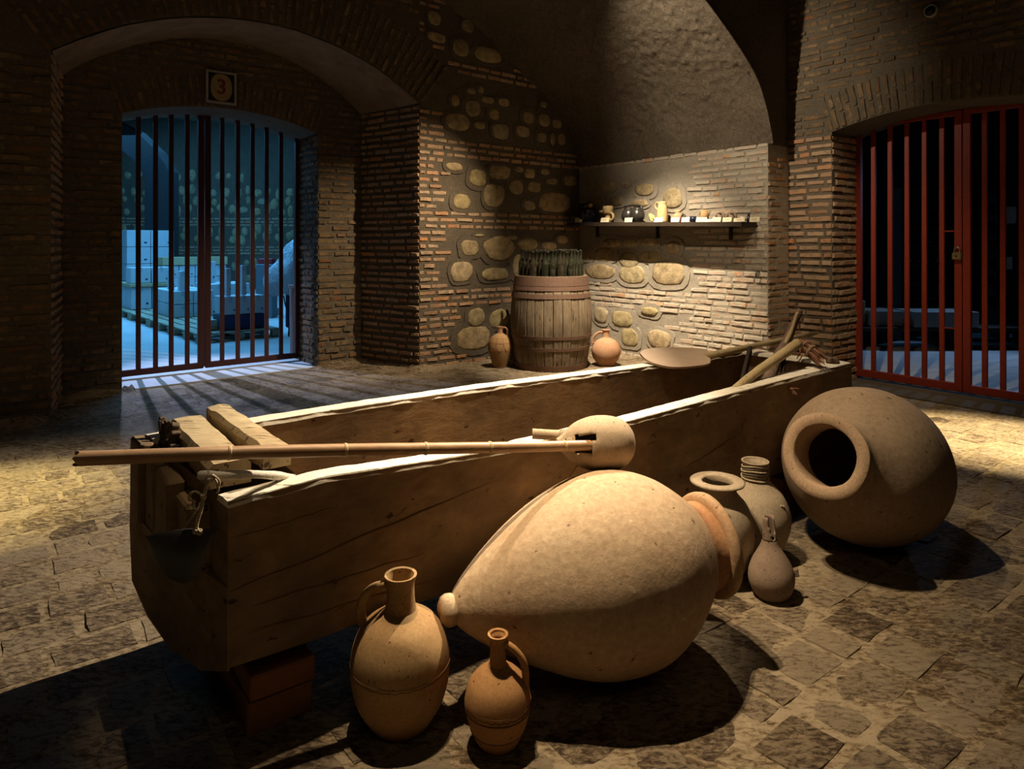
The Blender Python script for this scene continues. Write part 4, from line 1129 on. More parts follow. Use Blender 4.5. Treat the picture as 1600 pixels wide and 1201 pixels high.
# cards
labs = ['leftmost cream caption card on the shelf, under the blue-black jug', 'cream caption card in front of the tan spouted cup', 'cream caption card in front of the black twin pot',
        'cream caption card in front of the tall tan pitcher', 'cream caption card in front of the small red-necked jar', 'cream caption card right of the small red-necked jar',
        'cream caption card at the left of the little brown mug', 'low cream caption card under the little brown mug', 'cream caption card left of the first dark figurine', 'cream caption card between the two dark figurines',
        'long low cream caption card right of the dark figurines', 'rightmost cream caption card at the end of the shelf']
cards = [(904, 13, 7), (945, 14, 7), (982, 13, 7), (1029, 14, 7), (1055, 13, 7), (1071, 12, 7), (1096, 16, 7), (1108, 13, 4.5), (1120, 12, 7), (1136, 13, 7), (1155, 16, 6), (1179, 14, 7.5)]
for i, (px, pw, ph) in enumerate(cards):
    off = .265+(.014 if i == 7 else 0); p = sp_(px, off); s_ = p.y/F; wd = pw*s_/.93; hh = ph*s_
    e = empty('caption_card', p, labs[i], 'card', 'caption cards on the shelf')
    t = (p-W2.O).dot(W2.U); Mx = W2.M(t, p.z+hh/2+.001, off) @ Matrix.Rotation(-.2, 4, 'X')
    mb = MB(); mb.box((0, 0, 0), (wd*1.15, hh, .002), Mx); cd_ = mb.build('card', M_card, e)
    mb = MB()
    for r in range(2): mb.box((0, hh*(.15-.3*r), .0013), (wd*(.7-.2*r), hh*.07, .0004), Mx)
    mb.build('caption_lines', M_ink, cd_)
def small(name, label, cat, px, off=.16):
    p = sp_(px, off); e = empty(name, p, label, cat); return e, p, p.y/F
WX = W2.U
# 1 blue-black jug
e, p, s = small('glazed_jug', 'dark blue-black glazed jug with spout and basket handle, leftmost on the shelf', 'jug', 918)
lathe_part('body', [(.001, 0), (.09, 0)]+cm([(.085, .005), (.120, .07), (.125, .12), (.11, .165), (.065, .19)], 4)+[(.001, .195)], Matrix.Translation(p), M_blueglaze, e, 32)
mb = MB(); mb.tube(catmull([p-WX*.105+Vector((0, 0, .13)), p-WX*.115+Vector((0, 0, .20)), p-WX*.112+Vector((0, 0, .255))], 4), [.03]*4+[.028]*3+[.032, .036], 14); mb.build('spout', M_blueglaze, e, True)
handle('handle', [p-WX*.095+Vector((0, 0, .22)), p-WX*.02+Vector((0, 0, .245)), p+WX*.06+Vector((0, 0, .24)), p+WX*.10+Vector((0, 0, .165))], .013, M_blueglaze, e)
mb = MB(); mb.lathe([(.001, 0), (.02, .01), (.028, .03), (.02, .05), (.001, .06)], 12, Matrix.Translation(p+WX*.045+Vector((0, -.05, .185)))); mb.tube([p-WX*.16+Vector((0, 0, .13)), p-WX*.12+Vector((0, 0, .115))], [.006, .014], 8); mb.build('knob', M_tan, e, True)
# 2 tan cup
e, p, s = small('spouted_cup', 'tan clay cup with a side spout standing second from the left on the shelf', 'cup', 950)
mb = MB(); mb.lathe([(.05, .20), (.062, .198), (.064, .16), (.058, .12), (.05, .10), (.001, .09)], 24, Matrix.Translation(p+Vector((0, 0, .005)))); mb.build('bowl', M_tan, e, True)
mb = MB(); mb.tube(catmull([p-WX*.03+Vector((0, 0, .12)), p-WX*.09+Vector((0, 0, .135)), p-WX*.14+Vector((0, 0, .14))], 4), [.028]*3+[.022]*3+[.018]*3, 12); mb.build('spout', M_tan, e, True)
mb = MB(); c = p+WX*.04+Vector((0, -.02, .07)); A2 = axis_matrix(c, -W2.N+Vector((0, 0, .0)))
mb.tube([A2 @ Vector((.045*math.cos(i*.314), .045*math.sin(i*.314), 0)) for i in range(21)], .016, 10); mb.build('ring_handle', M_tan, e, True)
mb = MB(); mb.lathe([(.001, 0), (.06, 0), (.04, .02), (.03, .10)], 20, Matrix.Translation(p)); mb.build('foot', M_tan, e, True)
# 3 black twin pot
e, p, s = small('twin_pot', 'black shiny twin-bodied pot with a bridging handle, third from the left on the shelf', 'pot', 989)
for sg in (-1, 1):
    c = p+WX*.068*sg
    lathe_part('bowl', [(.001, 0), (.045, 0)]+cm([(.05, .0), (.085, .05), (.088, .095), (.07, .14), (.045, .16)], 4)+[(.048, .175), (.038, .172)], Matrix.Translation(c), M_blackglaze, e, 24)
handle('handle', [p-WX*.13+Vector((0, 0, .10)), p-WX*.12+Vector((0, 0, .185)), p-WX*.04+Vector((0, 0, .20)), p+WX*.05+Vector((0, 0, .20)), p+WX*.13+Vector((0, 0, .18)), p+WX*.15+Vector((0, 0, .09))], .012, M_blackglaze, e)
# 4 yellow
e, p, s = small('yellow_shell_dish', 'small bright yellow shell-shaped dish leaning on the shelf beside the tan pitcher', 'dish', 1019, .15)
mb = MB(); n = 10
for i in range(n+1):
    a = math.pi*.05+math.pi*.75*i/n
    for r in (.02, .055, .09): mb.v.append(p+WX*(.045-r*math.cos(a-.9)*.9)+Vector((0, 0, .01+r*math.sin(a)))+W2.N*(.02*math.sin(r*30)))
for i in range(n):
    for k in range(2): mb.f.append([i*3+k, i*3+k+1, (i+1)*3+k+1, (i+1)*3+k])
o = mb.build('dish', M_yellow, e, True); md = o.modifiers.new('s', 'SOLIDIFY'); md.thickness = .012
# 5 pitcher
e, p, s = small('tan_pitcher', 'tall narrow tan clay pitcher with a ring handle, in the middle of the shelf', 'pitcher', 1035)
lathe_part('body', [(.001, 0), (.055, 0)]+cm([(.058, .0), (.062, .07), (.055, .15), (.044, .20)], 4), Matrix.Translation(p), M_tan, e, 24)
lathe_part('neck', [(.044, .198), (.040, .22), (.043, .235), (.036, .233), (.033, .19)], Matrix.Translation(p), M_tan, e, 24)
handle('handle', [p-WX*.04+Vector((0, 0, .215)), p-WX*.085+Vector((0, 0, .225)), p-WX*.105+Vector((0, 0, .18)), p-WX*.05+Vector((0, 0, .13))], .010, M_tan, e)
# 6 red necked jar
e, p, s = small('red_necked_jar', 'small reddish clay jar with a flared neck right of the tall tan pitcher', 'jar', 1059)
lathe_part('body', [(.001, 0), (.04, 0)]+cm([(.045, 0), (.062, .04), (.055, .075), (.030, .10)], 4), Matrix.Translation(p), M_clay_pink, e, 24)
lathe_part('neck', [(.030, .098), (.028, .115), (.040, .135), (.034, .135), (.022, .11)], Matrix.Translation(p), M_clay_red, e, 24)
# small dark things
def figurine(px, label, h, wd, m, off=.16):
    e, p, s = small('figurine', label, 'figurine', px, off)
    mb = MB(); mb.tube(catmull([p+Vector((0, 0, .0)), p+WX*.008+Vector((0, 0, h*.35)), p-WX*.006+Vector((0, 0, h*.7)), p+Vector((0, 0, h))], 4), [wd*k for k in (1, 1, .95, .9, .85, .8, .75, .7, .65, .55, .5, .4, .25)], 12, jit=.12); mb.build('torso', m, e, True)
    mb = MB(); mb.tube(catmull([p-WX*wd*1.5+Vector((0, -.01, h*.25)), p-WX*wd*.9+Vector((0, -.02, h*.75)), p+WX*wd*.9+Vector((0, -.02, h*.8)), p+WX*wd*1.6+Vector((0, -.01, h*.35))], 4), wd*.38, 8, jit=.15); mb.build('arms', m, e, True)
figurine(1067, 'little black figurine just right of the red-necked jar', .10, .02, M_blackglaze)
figurine(1124, 'first of the two dark clay figurines near the right end of the shelf, left one', .12, .035, M_clay_dark)
figurine(1142, 'second dark clay figurine near the right end of the shelf, right of the other', .115, .038, M_clay_dark)
e, p, s = small('blue_cup', 'tiny dark blue cup on the shelf left of the brown mug', 'cup', 1083, .15)
lathe_part('body', [(.001, 0), (.03, 0), (.040, .03), (.036, .065), (.030, .062), (.028, .02), (.001, .01)], Matrix.Translation(p), M_blueglaze, e, 20)
handle('handle', [p-WX*.03+Vector((0, 0, .05)), p-WX*.05+Vector((0, 0, .04)), p-WX*.035+Vector((0, 0, .015))], .005, M_blueglaze, e)
e, p, s = small('brown_mug', 'small straight brown mug with a left-hand ear on the right half of the shelf', 'mug', 1101, .13)
lathe_part('body', [(.001, 0), (.038, 0), (.042, .06), (.040, .13), (.034, .13), (.034, .02), (.001, .01)], Matrix.Translation(p), M_clay_jug, e, 24)
handle('handle', [p-WX*.038+Vector((0, 0, .11)), p-WX*.065+Vector((0, 0, .10)), p-WX*.065+Vector((0, 0, .06)), p-WX*.04+Vector((0, 0, .045))], .008, M_clay_dark, e)
e, p, s = small('blue_vial', 'tiny blue glass vial beside the rightmost caption card', 'vial', 1170, .14)
lathe_part('body', [(.001, 0), (.018, 0), (.022, .03), (.012, .055)], Matrix.Translation(p), M_blueglaze, e, 16)
lathe_part('neck', [(.012, .054), (.009, .08), (.014, .088), (.008, .088)], Matrix.Translation(p), M_blueglaze, e, 16)
e, p, s = small('white_cup', 'tiny pale cup standing behind the long low caption card', 'cup', 1160, .10)
lathe_part('body', [(.001, 0), (.015, 0), (.02, .03), (.022, .055), (.018, .055), (.001, .02)], Matrix.Translation(p), M_card, e, 16)
e, p, s = small('stone_shard', 'small brown stone shard on the shelf between the low caption card and the figurines', 'stone', 1113, .17)
mb = MB(); mb.cbox(p+Vector((0, 0, .018)), (.05, .03, .03), .008, None, .006); mb.build('shard', M_clay_dark, e, True)
# iron hook
c = W2.p(W2.t(1187), W2.z(1187, 425), .0); e = empty('wall_hook', c, 'small dark iron hook in the back wall below the right end of the shelf', 'hook')
mb = MB(); mb.tube(catmull([c, c+W2.N*.05+Vector((0, 0, .01)), c+W2.N*.07+Vector((0, 0, -.03)), c+W2.N*.04+Vector((0, 0, -.05))], 5), .007, 8); mb.tube([c+W2.N*.04, c+W2.N*.04-W2.U*.06+Vector((0, 0, .04))], .006, 8); mb.build('hook', M_iron, e, True)

# ------------------------------------------------------------------ wooden peel and sticks at the far end
pe = empty('wooden_peel', PD(1060, 560, 3.85), 'pale wooden bread peel lying across the far rim of the trough, blade to the left', 'peel')
out = [(1000, 551), (1006, 546), (1020, 543.5), (1045, 542), (1075, 543), (1095, 544), (1104, 546), (1107, 551), (1110, 563), (1107, 568), (1090, 571), (1065, 573), (1045, 572.5), (1022, 567), (1010, 561), (1004, 556)]
ax = PD(1000, 552, 3.82)
def onplane(px, py):       # blade plane: slightly tilted to the camera
    n_ = Vector((.10, -.30, 1)).normalized(); p0 = PD(1055, 558, 3.86); r = PD(px, py, 1)-Vector((0, 0, EYE)); o_ = Vector((0, 0, EYE))
    return o_+r*((p0-o_).dot(n_)/r.dot(n_)), n_
mb = MB(); top_ = []; n_ = None
cp = [(x, y) for x, y in [(p.x, p.y) for p in catmull(out+[out[0]], 3)][:-1]]
for x, y in cp: q, n_ = onplane(x, y); top_.append(q)
mb.v = top_+[p-n_*.012 for p in top_]; n = len(top_)
mb.f = [list(range(n)), list(range(n, 2*n))[::-1]]+[[i, n+i, n+(i+1) % n, (i+1) % n] for i in range(n)]
mb.build('blade', M_peel, pe)
mb = MB(); h0, _ = onplane(1103, 556); h1 = PD(1277, 520, 4.55); mb.tube([h0-n_*.003, h0.lerp(h1, .3), h0.lerp(h1, .7), h1], [.022, .019, .017, .013], 12); mb.build('handle', M_stick, pe, True)
def stickobj(name, label, pts, r, m, n=10, jit=.05):
    e = empty(name, pts[0], label, 'stick'); mb = MB(); P_ = catmull(pts, 6); k = len(P_)
    rad = [r[0]+(r[1]-r[0])*i/(k-1) for i in range(k)]; mb.tube(P_, rad, n, jit=jit); mb.build('shaft', m, e, True); return e
D1 = 3.42
stickobj('peeled_branch', 'pale thick peeled branch leaning out of the trough to the upper right', [PD(1136, 618, 3.22), PD(1180, 583, 3.40), PD(1215, 559, 3.55), PD(1246, 537, 3.68)], (.020, .030), M_stick)
e = stickobj('forked_branch', 'dark forked branch standing upright in the far end of the trough', [PD(1198, 600, 3.62), PD(1212, 565, 3.75), PD(1228, 535, 3.85), PD(1241, 505, 3.9), PD(1251, 484, 3.92)], (.036, .017), M_darkstick)
mb = MB(); mb.tube(catmull([PD(1215, 558, 3.76), PD(1225, 540, 3.82), PD(1235, 520, 3.85), PD(1243, 498, 3.88), PD(1247, 488, 3.88)], 4), [.012]*9+[.010]*7+[.008], 8, jit=.1); mb.build('split', M_stick, e, True)
def plank(name, label, a, b_, wd, th, m):
    e = empty(name, a, label, 'plank'); d_ = (b_-a); M_ = axis_matrix((a+b_)/2, d_); mb = MB(); mb.cbox((0, 0, 0), (th, wd, d_.length), .004, M_, .002); mb.build('board', m, e); return e
plank('dark_slat', 'dark slat leaning inside the far end of the trough, left of the branches', PD(1159, 600, 3.75), PD(1172, 545, 4.0), .05, .02, M_shelf)
plank('short_dark_slat', 'short dark slat standing inside the trough behind the forked branch', PD(1222, 592, 3.7), PD(1226, 548, 3.86), .045, .02, M_shelf)
# bundle of twigs
c0, c1 = PD(1249, 534, 3.78), PD(1282, 560, 3.66); e = empty('twig_bundle', c0, 'tied bundle of reddish vine twigs lying on the far corner of the trough', 'bundle')
dd = (c1-c0).normalized(); A = axis_matrix(c0, dd); Lb_ = (c1-c0).length
mb = MB()
for k in range(60):
    a = random.uniform(0, 6.28); r = .034*math.sqrt(random.random()); f_ = random.uniform(.9, 1.35)
    pts = [A @ Vector((r*math.cos(a)*.7, r*math.sin(a)*.7, random.uniform(-.01, .01))), A @ Vector((r*math.cos(a), r*math.sin(a), Lb_*.5)), A @ Vector((r*1.25*math.cos(a+.15)+random.uniform(-.006, .006), r*1.25*math.sin(a+.15), Lb_*f_*.95))]
    mb.tube(pts, [.0035, .0035, .002], 5)
o = mb.build('twigs', M_twig, e); o['kind'] = 'stuff'
mb = MB()
for z in (.3, .55, .6): mb.tube([A @ Vector((.036*math.cos(i*.4), .036*math.sin(i*.4), Lb_*z+.003*math.sin(i))) for i in range(17)], .003, 5)
mb.build('tie', M_rope, e)
mb = MB()
for px, py, qx, qy in ((1253, 556, 1243, 568), (1285, 560, 1292, 549), (1250, 545, 1245, 560)): mb.tube(catmull([PD(px, py, 3.70), PD((px+qx)/2+2, (py+qy)/2, 3.68), PD(qx, qy, 3.67)], 3), .003, 5)
mb.build('loose_twigs', M_twig, e)
mb = MB(); mb.cbox(PD(1301, 563, 3.62), (.05, .05, .035), .006, None, .006); o = mb.build('wood_chip', M_darkstick, None); tag(o, 'small rough chunk of wood on the far front corner of the trough', 'wood chip')
# small paving chip between the two jugs
mb = MB(); mb.cbox((-.125, 2.06, .012), (.035, .02, .018), .004, Matrix.Rotation(.0, 4, 'Z'), .003); o = mb.build('tile_chip', M_clay, None); tag(o, 'small chip of tile on the floor between the two front jugs', 'chip')

# ------------------------------------------------------------------ gates
def bar(W, t, z0, z1, wd, th, m, name, parent, off=0):
    mb = MB(); mb.cbox((0, 0, 0), (wd, z1-z0, th), .004, W.M(t, (z0+z1)/2, off)); return mb.build(name, m, parent)
gd = empty('barred_gate', W0gate.p(.95, 0), 'dark iron barred double gate in front of the blue-lit store room', 'gate')
tA, tB = W0gate.t(193.5)-.05, W0gate.t(462)
def gz(t, off=.0):
    t_ = t*.98+.02; return min(2.79, zc0+math.sqrt(max(R0*R0-(t_-m0)**2, .1)))+.03
ws = .037
for px in (216, 243, 267.5, 292.5, 347, 371.5, 394.5, 416.5, 439): t = W0gate.t(px); bar(W0gate, t, .07, gz(t), ws*1.2, .03, M_darksteel, 'bar', gd)
tm = W0gate.t(319)
for t in (tm-.034, tm+.034): bar(W0gate, t, .06, gz(t), .062, .05, M_darksteel, 'meeting_stile', gd)
for t in (tA, tB+.02): bar(W0gate, t, .05, 2.72, .06, .05, M_darksteel, 'frame_post', gd)
for a, b_ in ((tA, tm-.01), (tm+.01, tB+.02)):
    mb = MB(); mb.cbox((0, 0, 0), (b_-a, .065, .045), .005, W0gate.M((a+b_)/2, .075)); mb.build('bottom_rail', M_darksteel, gd)
gr = empty('red_barred_gate', W3gate.p(.95, 0), 'red painted steel barred double gate, padlocked, at the right', 'gate')
tms = W3gate.t(1501); 
def gz3(t): return 2.60
pxs = [1365, 1391, 1417.5, 1444.6, 1472]; tp = [W3gate.t(p) for p in pxs]; t0_ = W3gate.t(1340); tmm = W3gate.t(1505.5)
for t in tp: bar(W3gate, t, .07, gz3(t), .043, .03, M_redsteel, 'bar', gr)
rt = [W3gate.t(p) for p in (1539, 1567.5, 1597)]; st_ = (rt[2]-rt[0])/2
for k in range(5): t = rt[0]+st_*k; bar(W3gate, t, .07, gz3(t), .043, .03, M_redsteel, 'bar', gr)
for t in (tmm-.037, tmm+.032): bar(W3gate, t, .05, gz3(t), .062, .05, M_redsteel, 'meeting_stile', gr)
bar(W3gate, t0_+.01, .04, 2.6, .062, .055, M_redsteel, 'frame_post', gr); tE = tmm+(tmm-t0_)
bar(W3gate, tE, .04, 2.6, .062, .055, M_redsteel, 'frame_post', gr)
for a, b_ in ((t0_-.02, tmm-.005), (tmm+.005, tE)):
    mb = MB(); mb.cbox((0, 0, 0), (b_-a, .075, .045), .005, W3gate.M((a+b_)/2, .075)); mb.build('bottom_rail', M_redsteel, gr)
    mb = MB(); mb.cbox((0, 0, 0), (b_-a, .05, .045), .005, W3gate.M((a+b_)/2, 2.60)); mb.build('top_rail', M_redsteel, gr)
for py in (361, 513):
    z = W3gate.z(1488, py); mb = MB(); a, b_ = tp[4], tmm-.04; mb.cbox((0, 0, 0), (b_-a, .014, .014), .002, W3gate.M((a+b_)/2, z)); mb.build('tie_rod', M_redsteel, gr)
# padlock
c = W3gate.p(W3gate.t(1498.5), W3gate.z(1498.5, 400), .05); e = empty('padlock', c, 'small brass padlock hanging on the middle of the red gate', 'padlock')
tt = (c-W3gate.O).dot(W3gate.U); z = c.z
mb = MB(); mb.cbox((0, 0, 0), (.075, .065, .03), .008, W3gate.M(tt, z, .05)); pb_ = mb.build('body', M_brass, e)
mb = MB(); mb.tube([W3gate.M(tt, z, .05) @ Vector(v_) for v_ in [(-.022, .02, 0), (-.022, .06, 0)]+[(-.022*math.cos(a), .06+.022*math.sin(a), 0) for a in [i*math.pi/8 for i in range(1, 8)]]+[(.022, .06, 0), (.022, .02, 0)]], .006, 8); mb.build('shackle', simple('steel_shackle', (.3, .3, .29), .35, .9, bs=0), e, True)
mb = MB(); mb.lathe([(.001, .002), (.008, .002), (.008, -.004)], 12, W3gate.M(tt, z, .067)); mb.build('keyhole', M_black, pb_)

# number sign above the dark gate
t0, t1 = W0.t(320), W0.t(367.5); tc_ = (t0+t1)/2; z0 = W0.z(343, 163); z1 = W0.z(343, 112.5); zc_ = (z0+z1)/2; hw, hh = (t1-t0)/2, (z1-z0)/2
e = empty('number_sign', W0.p(tc_, z0), 'square framed sign with a 3 in an oval above the dark gate', 'sign')
Mx = W0.M(tc_, zc_, .03)
mb = MB(); mb.cbox((0, 0, 0), (2*hw-.02, 2*hh-.02, .02), .002, Mx); mb.build('panel', M_black, e)
mb = MB()
for x, y, a, b_ in ((0, hh-.011, 2*hw, .022), (0, -hh+.011, 2*hw, .022), (-hw+.011, 0, .022, 2*hh-.044), (hw-.011, 0, .022, 2*hh-.044)): mb.box((x, y, .006), (a, b_, .02), Mx)
mb.build('frame', M_signwhite, e)
pts = []
for i in range(40):
    a = 2*math.pi*i/40; ca, sa = math.cos(a), math.sin(a); r = (abs(ca)**2.4+abs(sa)**2.4)**(-1/2.4); pts.append((r*ca*hw*.70, r*sa*hh*.82))
mb = MB(); mb.prism(pts, .004, Mx @ Matrix.Translation((0, 0, .010))); ov_ = mb.build('oval', M_signcream, e)
cu = bpy.data.curves.new('numeral', 'FONT'); cu.body = '3'; cu.size = hh*1.28; cu.extrude = .002; cu.offset = hh*.018; cu.align_x = 'CENTER'; cu.align_y = 'CENTER'
tmp = bpy.data.objects.new('numeral', cu); C.objects.link(tmp); bpy.context.view_layer.update()
me = bpy.data.meshes.new_from_object(tmp); bpy.data.objects.remove(tmp)
me.transform(Matrix.Translation(-e.location) @ Mx @ Matrix.Translation((0, 0, .0165))); me.materials.clear(); me.materials.append(M_signred); link_obj('numeral', me, ov_)
# round fixture on the right wall
t = W3.t(1456.5); z = W3.z(1456.5, 18); e = empty('wall_camera', W3.p(t, z), 'small round dark fixture with a pale ring high on the right wall', 'camera')
Mx = W3.M(t, z, .0); mb = MB(); mb.lathe([(.055, 0), (.058, .03), (.052, .045), (.046, .045), (.044, .02)], 28, Mx); mb.build('ring', simple('grey_ring', (.35, .33, .30), .5, bs=0), e, True)
mb = MB(); mb.lathe([(.044, .03), (.036, .05), (.02, .062), (.001, .066)], 24, Mx); mb.build('dome', M_black, e, True)

# ------------------------------------------------------------------ store room behind the dark gate
wf = Wall((-15, 19.6), (1, .10)); fr = [wf.p(-3, -.2), wf.p(13, -.2), wf.p(13, 5.2), wf.p(-3, 5.2)]
sw = slab('wall_far', fr, [p-wf.N*.3 for p in fr], M_mortar)
sp = []; vz = 0
def kf(t, z, h): return (1.9 < z < 2.15) or (1.05 < z < 1.35) or z > 3.0 and False
sp = course(wf, 3, 10.6, 0, 3.6, kf, .095, .065, .27, .035)
place_bricks(sw, sp, M_brick, limit=220)
rr_ = random.Random(4); stones(wf, [], sw) if False else None
cnt = 0
for zr in (.35, .75, 1.55, 1.75, 2.4, 2.65, 2.95, 3.4):
    t = 3.2
    while t < 10.6:
        c = wf.p(t, zr+rr_.uniform(-.07, .07), .0)
        if inview(c) and cnt < 170:
            mb = MB(); n = 9; hw = rr_.uniform(.07, .13); hh = rr_.uniform(.10, .18); sd = rr_.random()*50; vs = []
            for s, h in ((1, 0), (.85, .03), (.4, .045)):
                for k in range(n): a = 2*math.pi*k/n; q = s*(1+.25*mnoise.noise(Vector((math.cos(a), math.sin(a), sd)))); vs.append((q*hw*math.cos(a), q*hh*math.sin(a), h))
            vs.append((0, 0, .048)); fs = [(r*n+k, r*n+(k+1) % n, (r+1)*n+(k+1) % n, (r+1)*n+k) for r in range(2) for k in range(n)]+[(2*n+k, 2*n+(k+1) % n, 3*n) for k in range(n)]
            mb.add(vs, fs, wf.M(t, c.z, .0)); mb.build('stone', M_stone, sw, True); cnt += 1
        t += rr_.uniform(.25, .42)
# dark inner arch and pier on the left
ia = Wall((-12.4, 16.4), (1, .1)); tp0, tp1 = ia.t(226), ia.t(264)
(arcI, _i) = arc(tp0-3.0, tp0, 3.1, 4.0, 12)
fr = [ia.p(tp0-3.6, -.2), ia.p(tp0-3.0, -.2)]+[ia.p(t, z) for t, z in arcI]+[ia.p(tp0, -.2), ia.p(tp1, -.2), ia.p(tp1, 3.2), ia.p(tp1-.3, 3.7), ia.p(tp1-.8, 4.2), ia.p(tp1-1.6, 4.6), ia.p(tp0-3.6, 4.6)]
slab('wall_inner_arch', fr, [p+Vector((-.0, .5, 0)) for p in fr], simple('shade_dark_arch', (.03, .03, .03), .95, bs=.4))  # near-black colour paints the backlit silhouette of the pier
fr = [W0.p(-7, 5.0, -.8), W0.p(9, 5.0, -.8), W0.p(9, 5.0, -14), W0.p(-7, 5.0, -14)]
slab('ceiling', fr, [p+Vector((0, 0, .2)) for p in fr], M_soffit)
def pallet(c, w_, d_, rz, label):
    e = empty('pallet', c, label, 'pallet', None, rz); R = Matrix.Translation(c) @ Matrix.Rotation(rz, 4, 'Z')
    for k in range(6): mb = MB(); mb.cbox((0, -d_/2+(k+.5)*d_/6, .135), (w_, d_/6-.035, .022), .003, R); mb.build('deck_board', M_pallet, e)
    for i in range(3):
        for j in range(3): mb = MB(); mb.cbox(((i-1)*(w_/2-.06), (j-1)*(d_/2-.06), .075), (.11, .11, .09), .003, R); mb.build('block', M_pallet, e)
    for i in range(3): mb = MB(); mb.cbox(((i-1)*(w_/2-.06), 0, .016), (.11, d_, .022), .003, R); mb.build('runner', M_pallet, e)
    return e
A_, B_ = P(193, 498), P(322, 545); rd = (B_-A_); RZ = math.atan2(rd.y, rd.x); pu = rd.normalized(); pn = Vector((-pu.y, pu.x, 0))
def cart(K, a, b_, z0, w_, h, d_, label, m=None, tape=True, name='carton'):
    """carton whose end face (normal pu) has its lower near corner at K - pu*a + pn*b_"""
    c = K-pu*(a+d_/2)+pn*(b_+w_/2); c = Vector((c.x, c.y, z0)); e = empty(name, c, label, 'crate' if name == 'crate' else 'carton', None, RZ)
    R = Matrix.Translation(c) @ Matrix.Rotation(RZ, 4, 'Z'); m = m or M_white
    mb = MB(); mb.cbox((0, 0, h/2), (d_-.008, w_-.008, h-.006), .006, R); bx_ = mb.build('box', m, e)
    if tape: mb = MB(); mb.box((0, 0, h-.002), (d_*.98, .05, .003), R); mb.box((d_/2-.003, 0, h-.045), (.003, .05, .08), R); mb.build('tape', M_tape, bx_)
    mb = MB(); mb.box((d_/2-.003, w_*.28, h*.25), (.003, w_*.12, h*.09), R); mb.build('printed_mark', M_redpaint if m is M_kraft or 'tray' in label else M_navy, bx_); return e
PLS = [(-.25, .58, 'front row, far left'), (1.07, .58, 'front row, second from the left'), (2.38, .58, 'front row, third from the left'), (3.69, .60, 'front row, nearest'), (.75, 1.85, 'second row, left'), (-2.0, 1.75, 'back row, right'), (-3.5, 1.25, 'back row, left')]
for u, v_, t_ in PLS: c = A_+pu*u+pn*v_; c.z = 0; pallet(c, 1.28, 1.16, RZ, 'wooden pallet in the store room, %s' % t_)
zt = .15; cc = ('near', 'far'); tt3 = ('bottom', 'second', 'third', 'top'); dp = ('front', 'middle', 'rear', 'last')
K = P(270, 497, zt)
for i in range(2):
    for j in range(3):
        for k in range(2): cart(K, .43*j, .33*i, zt+.225*k, .325, .22, .42, 'white carton in the %s tier of the middle stack, %s column, %s one' % (tt3[k], dp[j], ('left', 'right')[i]))
cart(K, .36, .03, zt+.45, .10, .36, .10, 'narrow upright white carton on the middle stack, left one')
cart(K, .06, .12, zt+.45, .14, .33, .14, 'wider upright white carton on the middle stack, right one')
K = P(316, 487, zt)+pn*.12
for i in range(2):
    for j in range(2):
        for k in range(2): cart(K, .43*j, .38*i, zt+.25*k, .37, .245, .42, 'white carton of the low double stack, %s tier, %s, %s' % (tt3[k], dp[j], ('left', 'right')[i]))
cart(K, .55, .1, zt+.50, .2, .40, .2, 'upright white carton standing on the low double stack')
K = P(205, 484, zt)
for i in range(2):
    for j in range(2): cart(K, .43*j, .36*i, zt, .35, .42, .42, 'tall white carton under the brown sheet, %s row, %s' % (dp[j], ('left', 'right')[i]))
cs = K-pu*.42+pn*.36; cs.z = zt+.42; e = empty('cardboard_sheet', cs, 'flat brown cardboard sheet lying on the far left front cartons', 'cardboard', None, RZ)
R_ = Matrix.Translation(cs) @ Matrix.Rotation(RZ, 4, 'Z'); mb = MB(); mb.cbox((0, 0, .035), (.9, .78, .06), .004, R_); mb.build('sheet', M_kraft, e)
for i in range(2): cart(K, .05, .36*i, zt+.49, .35, .30, .4, 'white carton standing on the brown cardboard sheet, %s' % ('left', 'right')[i])
K = P(254, 472, zt)
for i in range(4):
    for k in range(3): cart(K, .0, .33*i, zt+.26*k, .325, .255, .42, 'white carton under the long brown tray, %s tier, %s from the left' % (tt3[k], ('first', 'second', 'third', 'fourth')[i]))
cs = K-pu*.21+pn*.66; cs.z = zt+.78; e = empty('cardboard_tray', cs, 'long shallow brown cardboard tray on top of the back row', 'cardboard', None, RZ)
R_ = Matrix.Translation(cs) @ Matrix.Rotation(RZ, 4, 'Z'); mb = MB()
mb.cbox((0, 0, .01), (.46, 1.36, .02), .004, R_)
for x, y, a, b2_ in ((.22, 0, .02, 1.36), (-.22, 0, .02, 1.36), (0, .67, .46, .02), (0, -.67, .46, .02)): mb.cbox((x, y, .09), (a, b2_, .16), .004, R_)
mb.build('tray', M_kraft, e)
K = P(198, 466, zt)
for i in range(2):
    for k in range(4): cart(K, .0, .5*i, zt+.39*k, .495, .385, .5, 'big carton of the tall far stack, %s tier, %s' % (tt3[k], ('left', 'right')[i]), tape=False)
K = P(350, 517, zt)
cart(K, 0, .0, zt, .60, .215, .5, 'dark low crate on the nearest pallet', M_navy, False, 'crate')
for i in range(3): cart(K, .02, .2*i, zt+.22, .195, .265, .4, 'white carton on top of the dark crate, %s' % ('left', 'middle', 'right')[i])
cart(K, .05, .05, zt+.49, .07, .40, .10, 'thin tall white carton on the crate cartons, left one')
cart(K, .05, .27, zt+.49, .07, .44, .10, 'thin tall white carton on the crate cartons, right one')
K = P(331, 517, zt); cart(K, .05, -.02, zt, .12, .15, .2, 'small brown box on the pallet edge left of the dark crate', M_kraft)
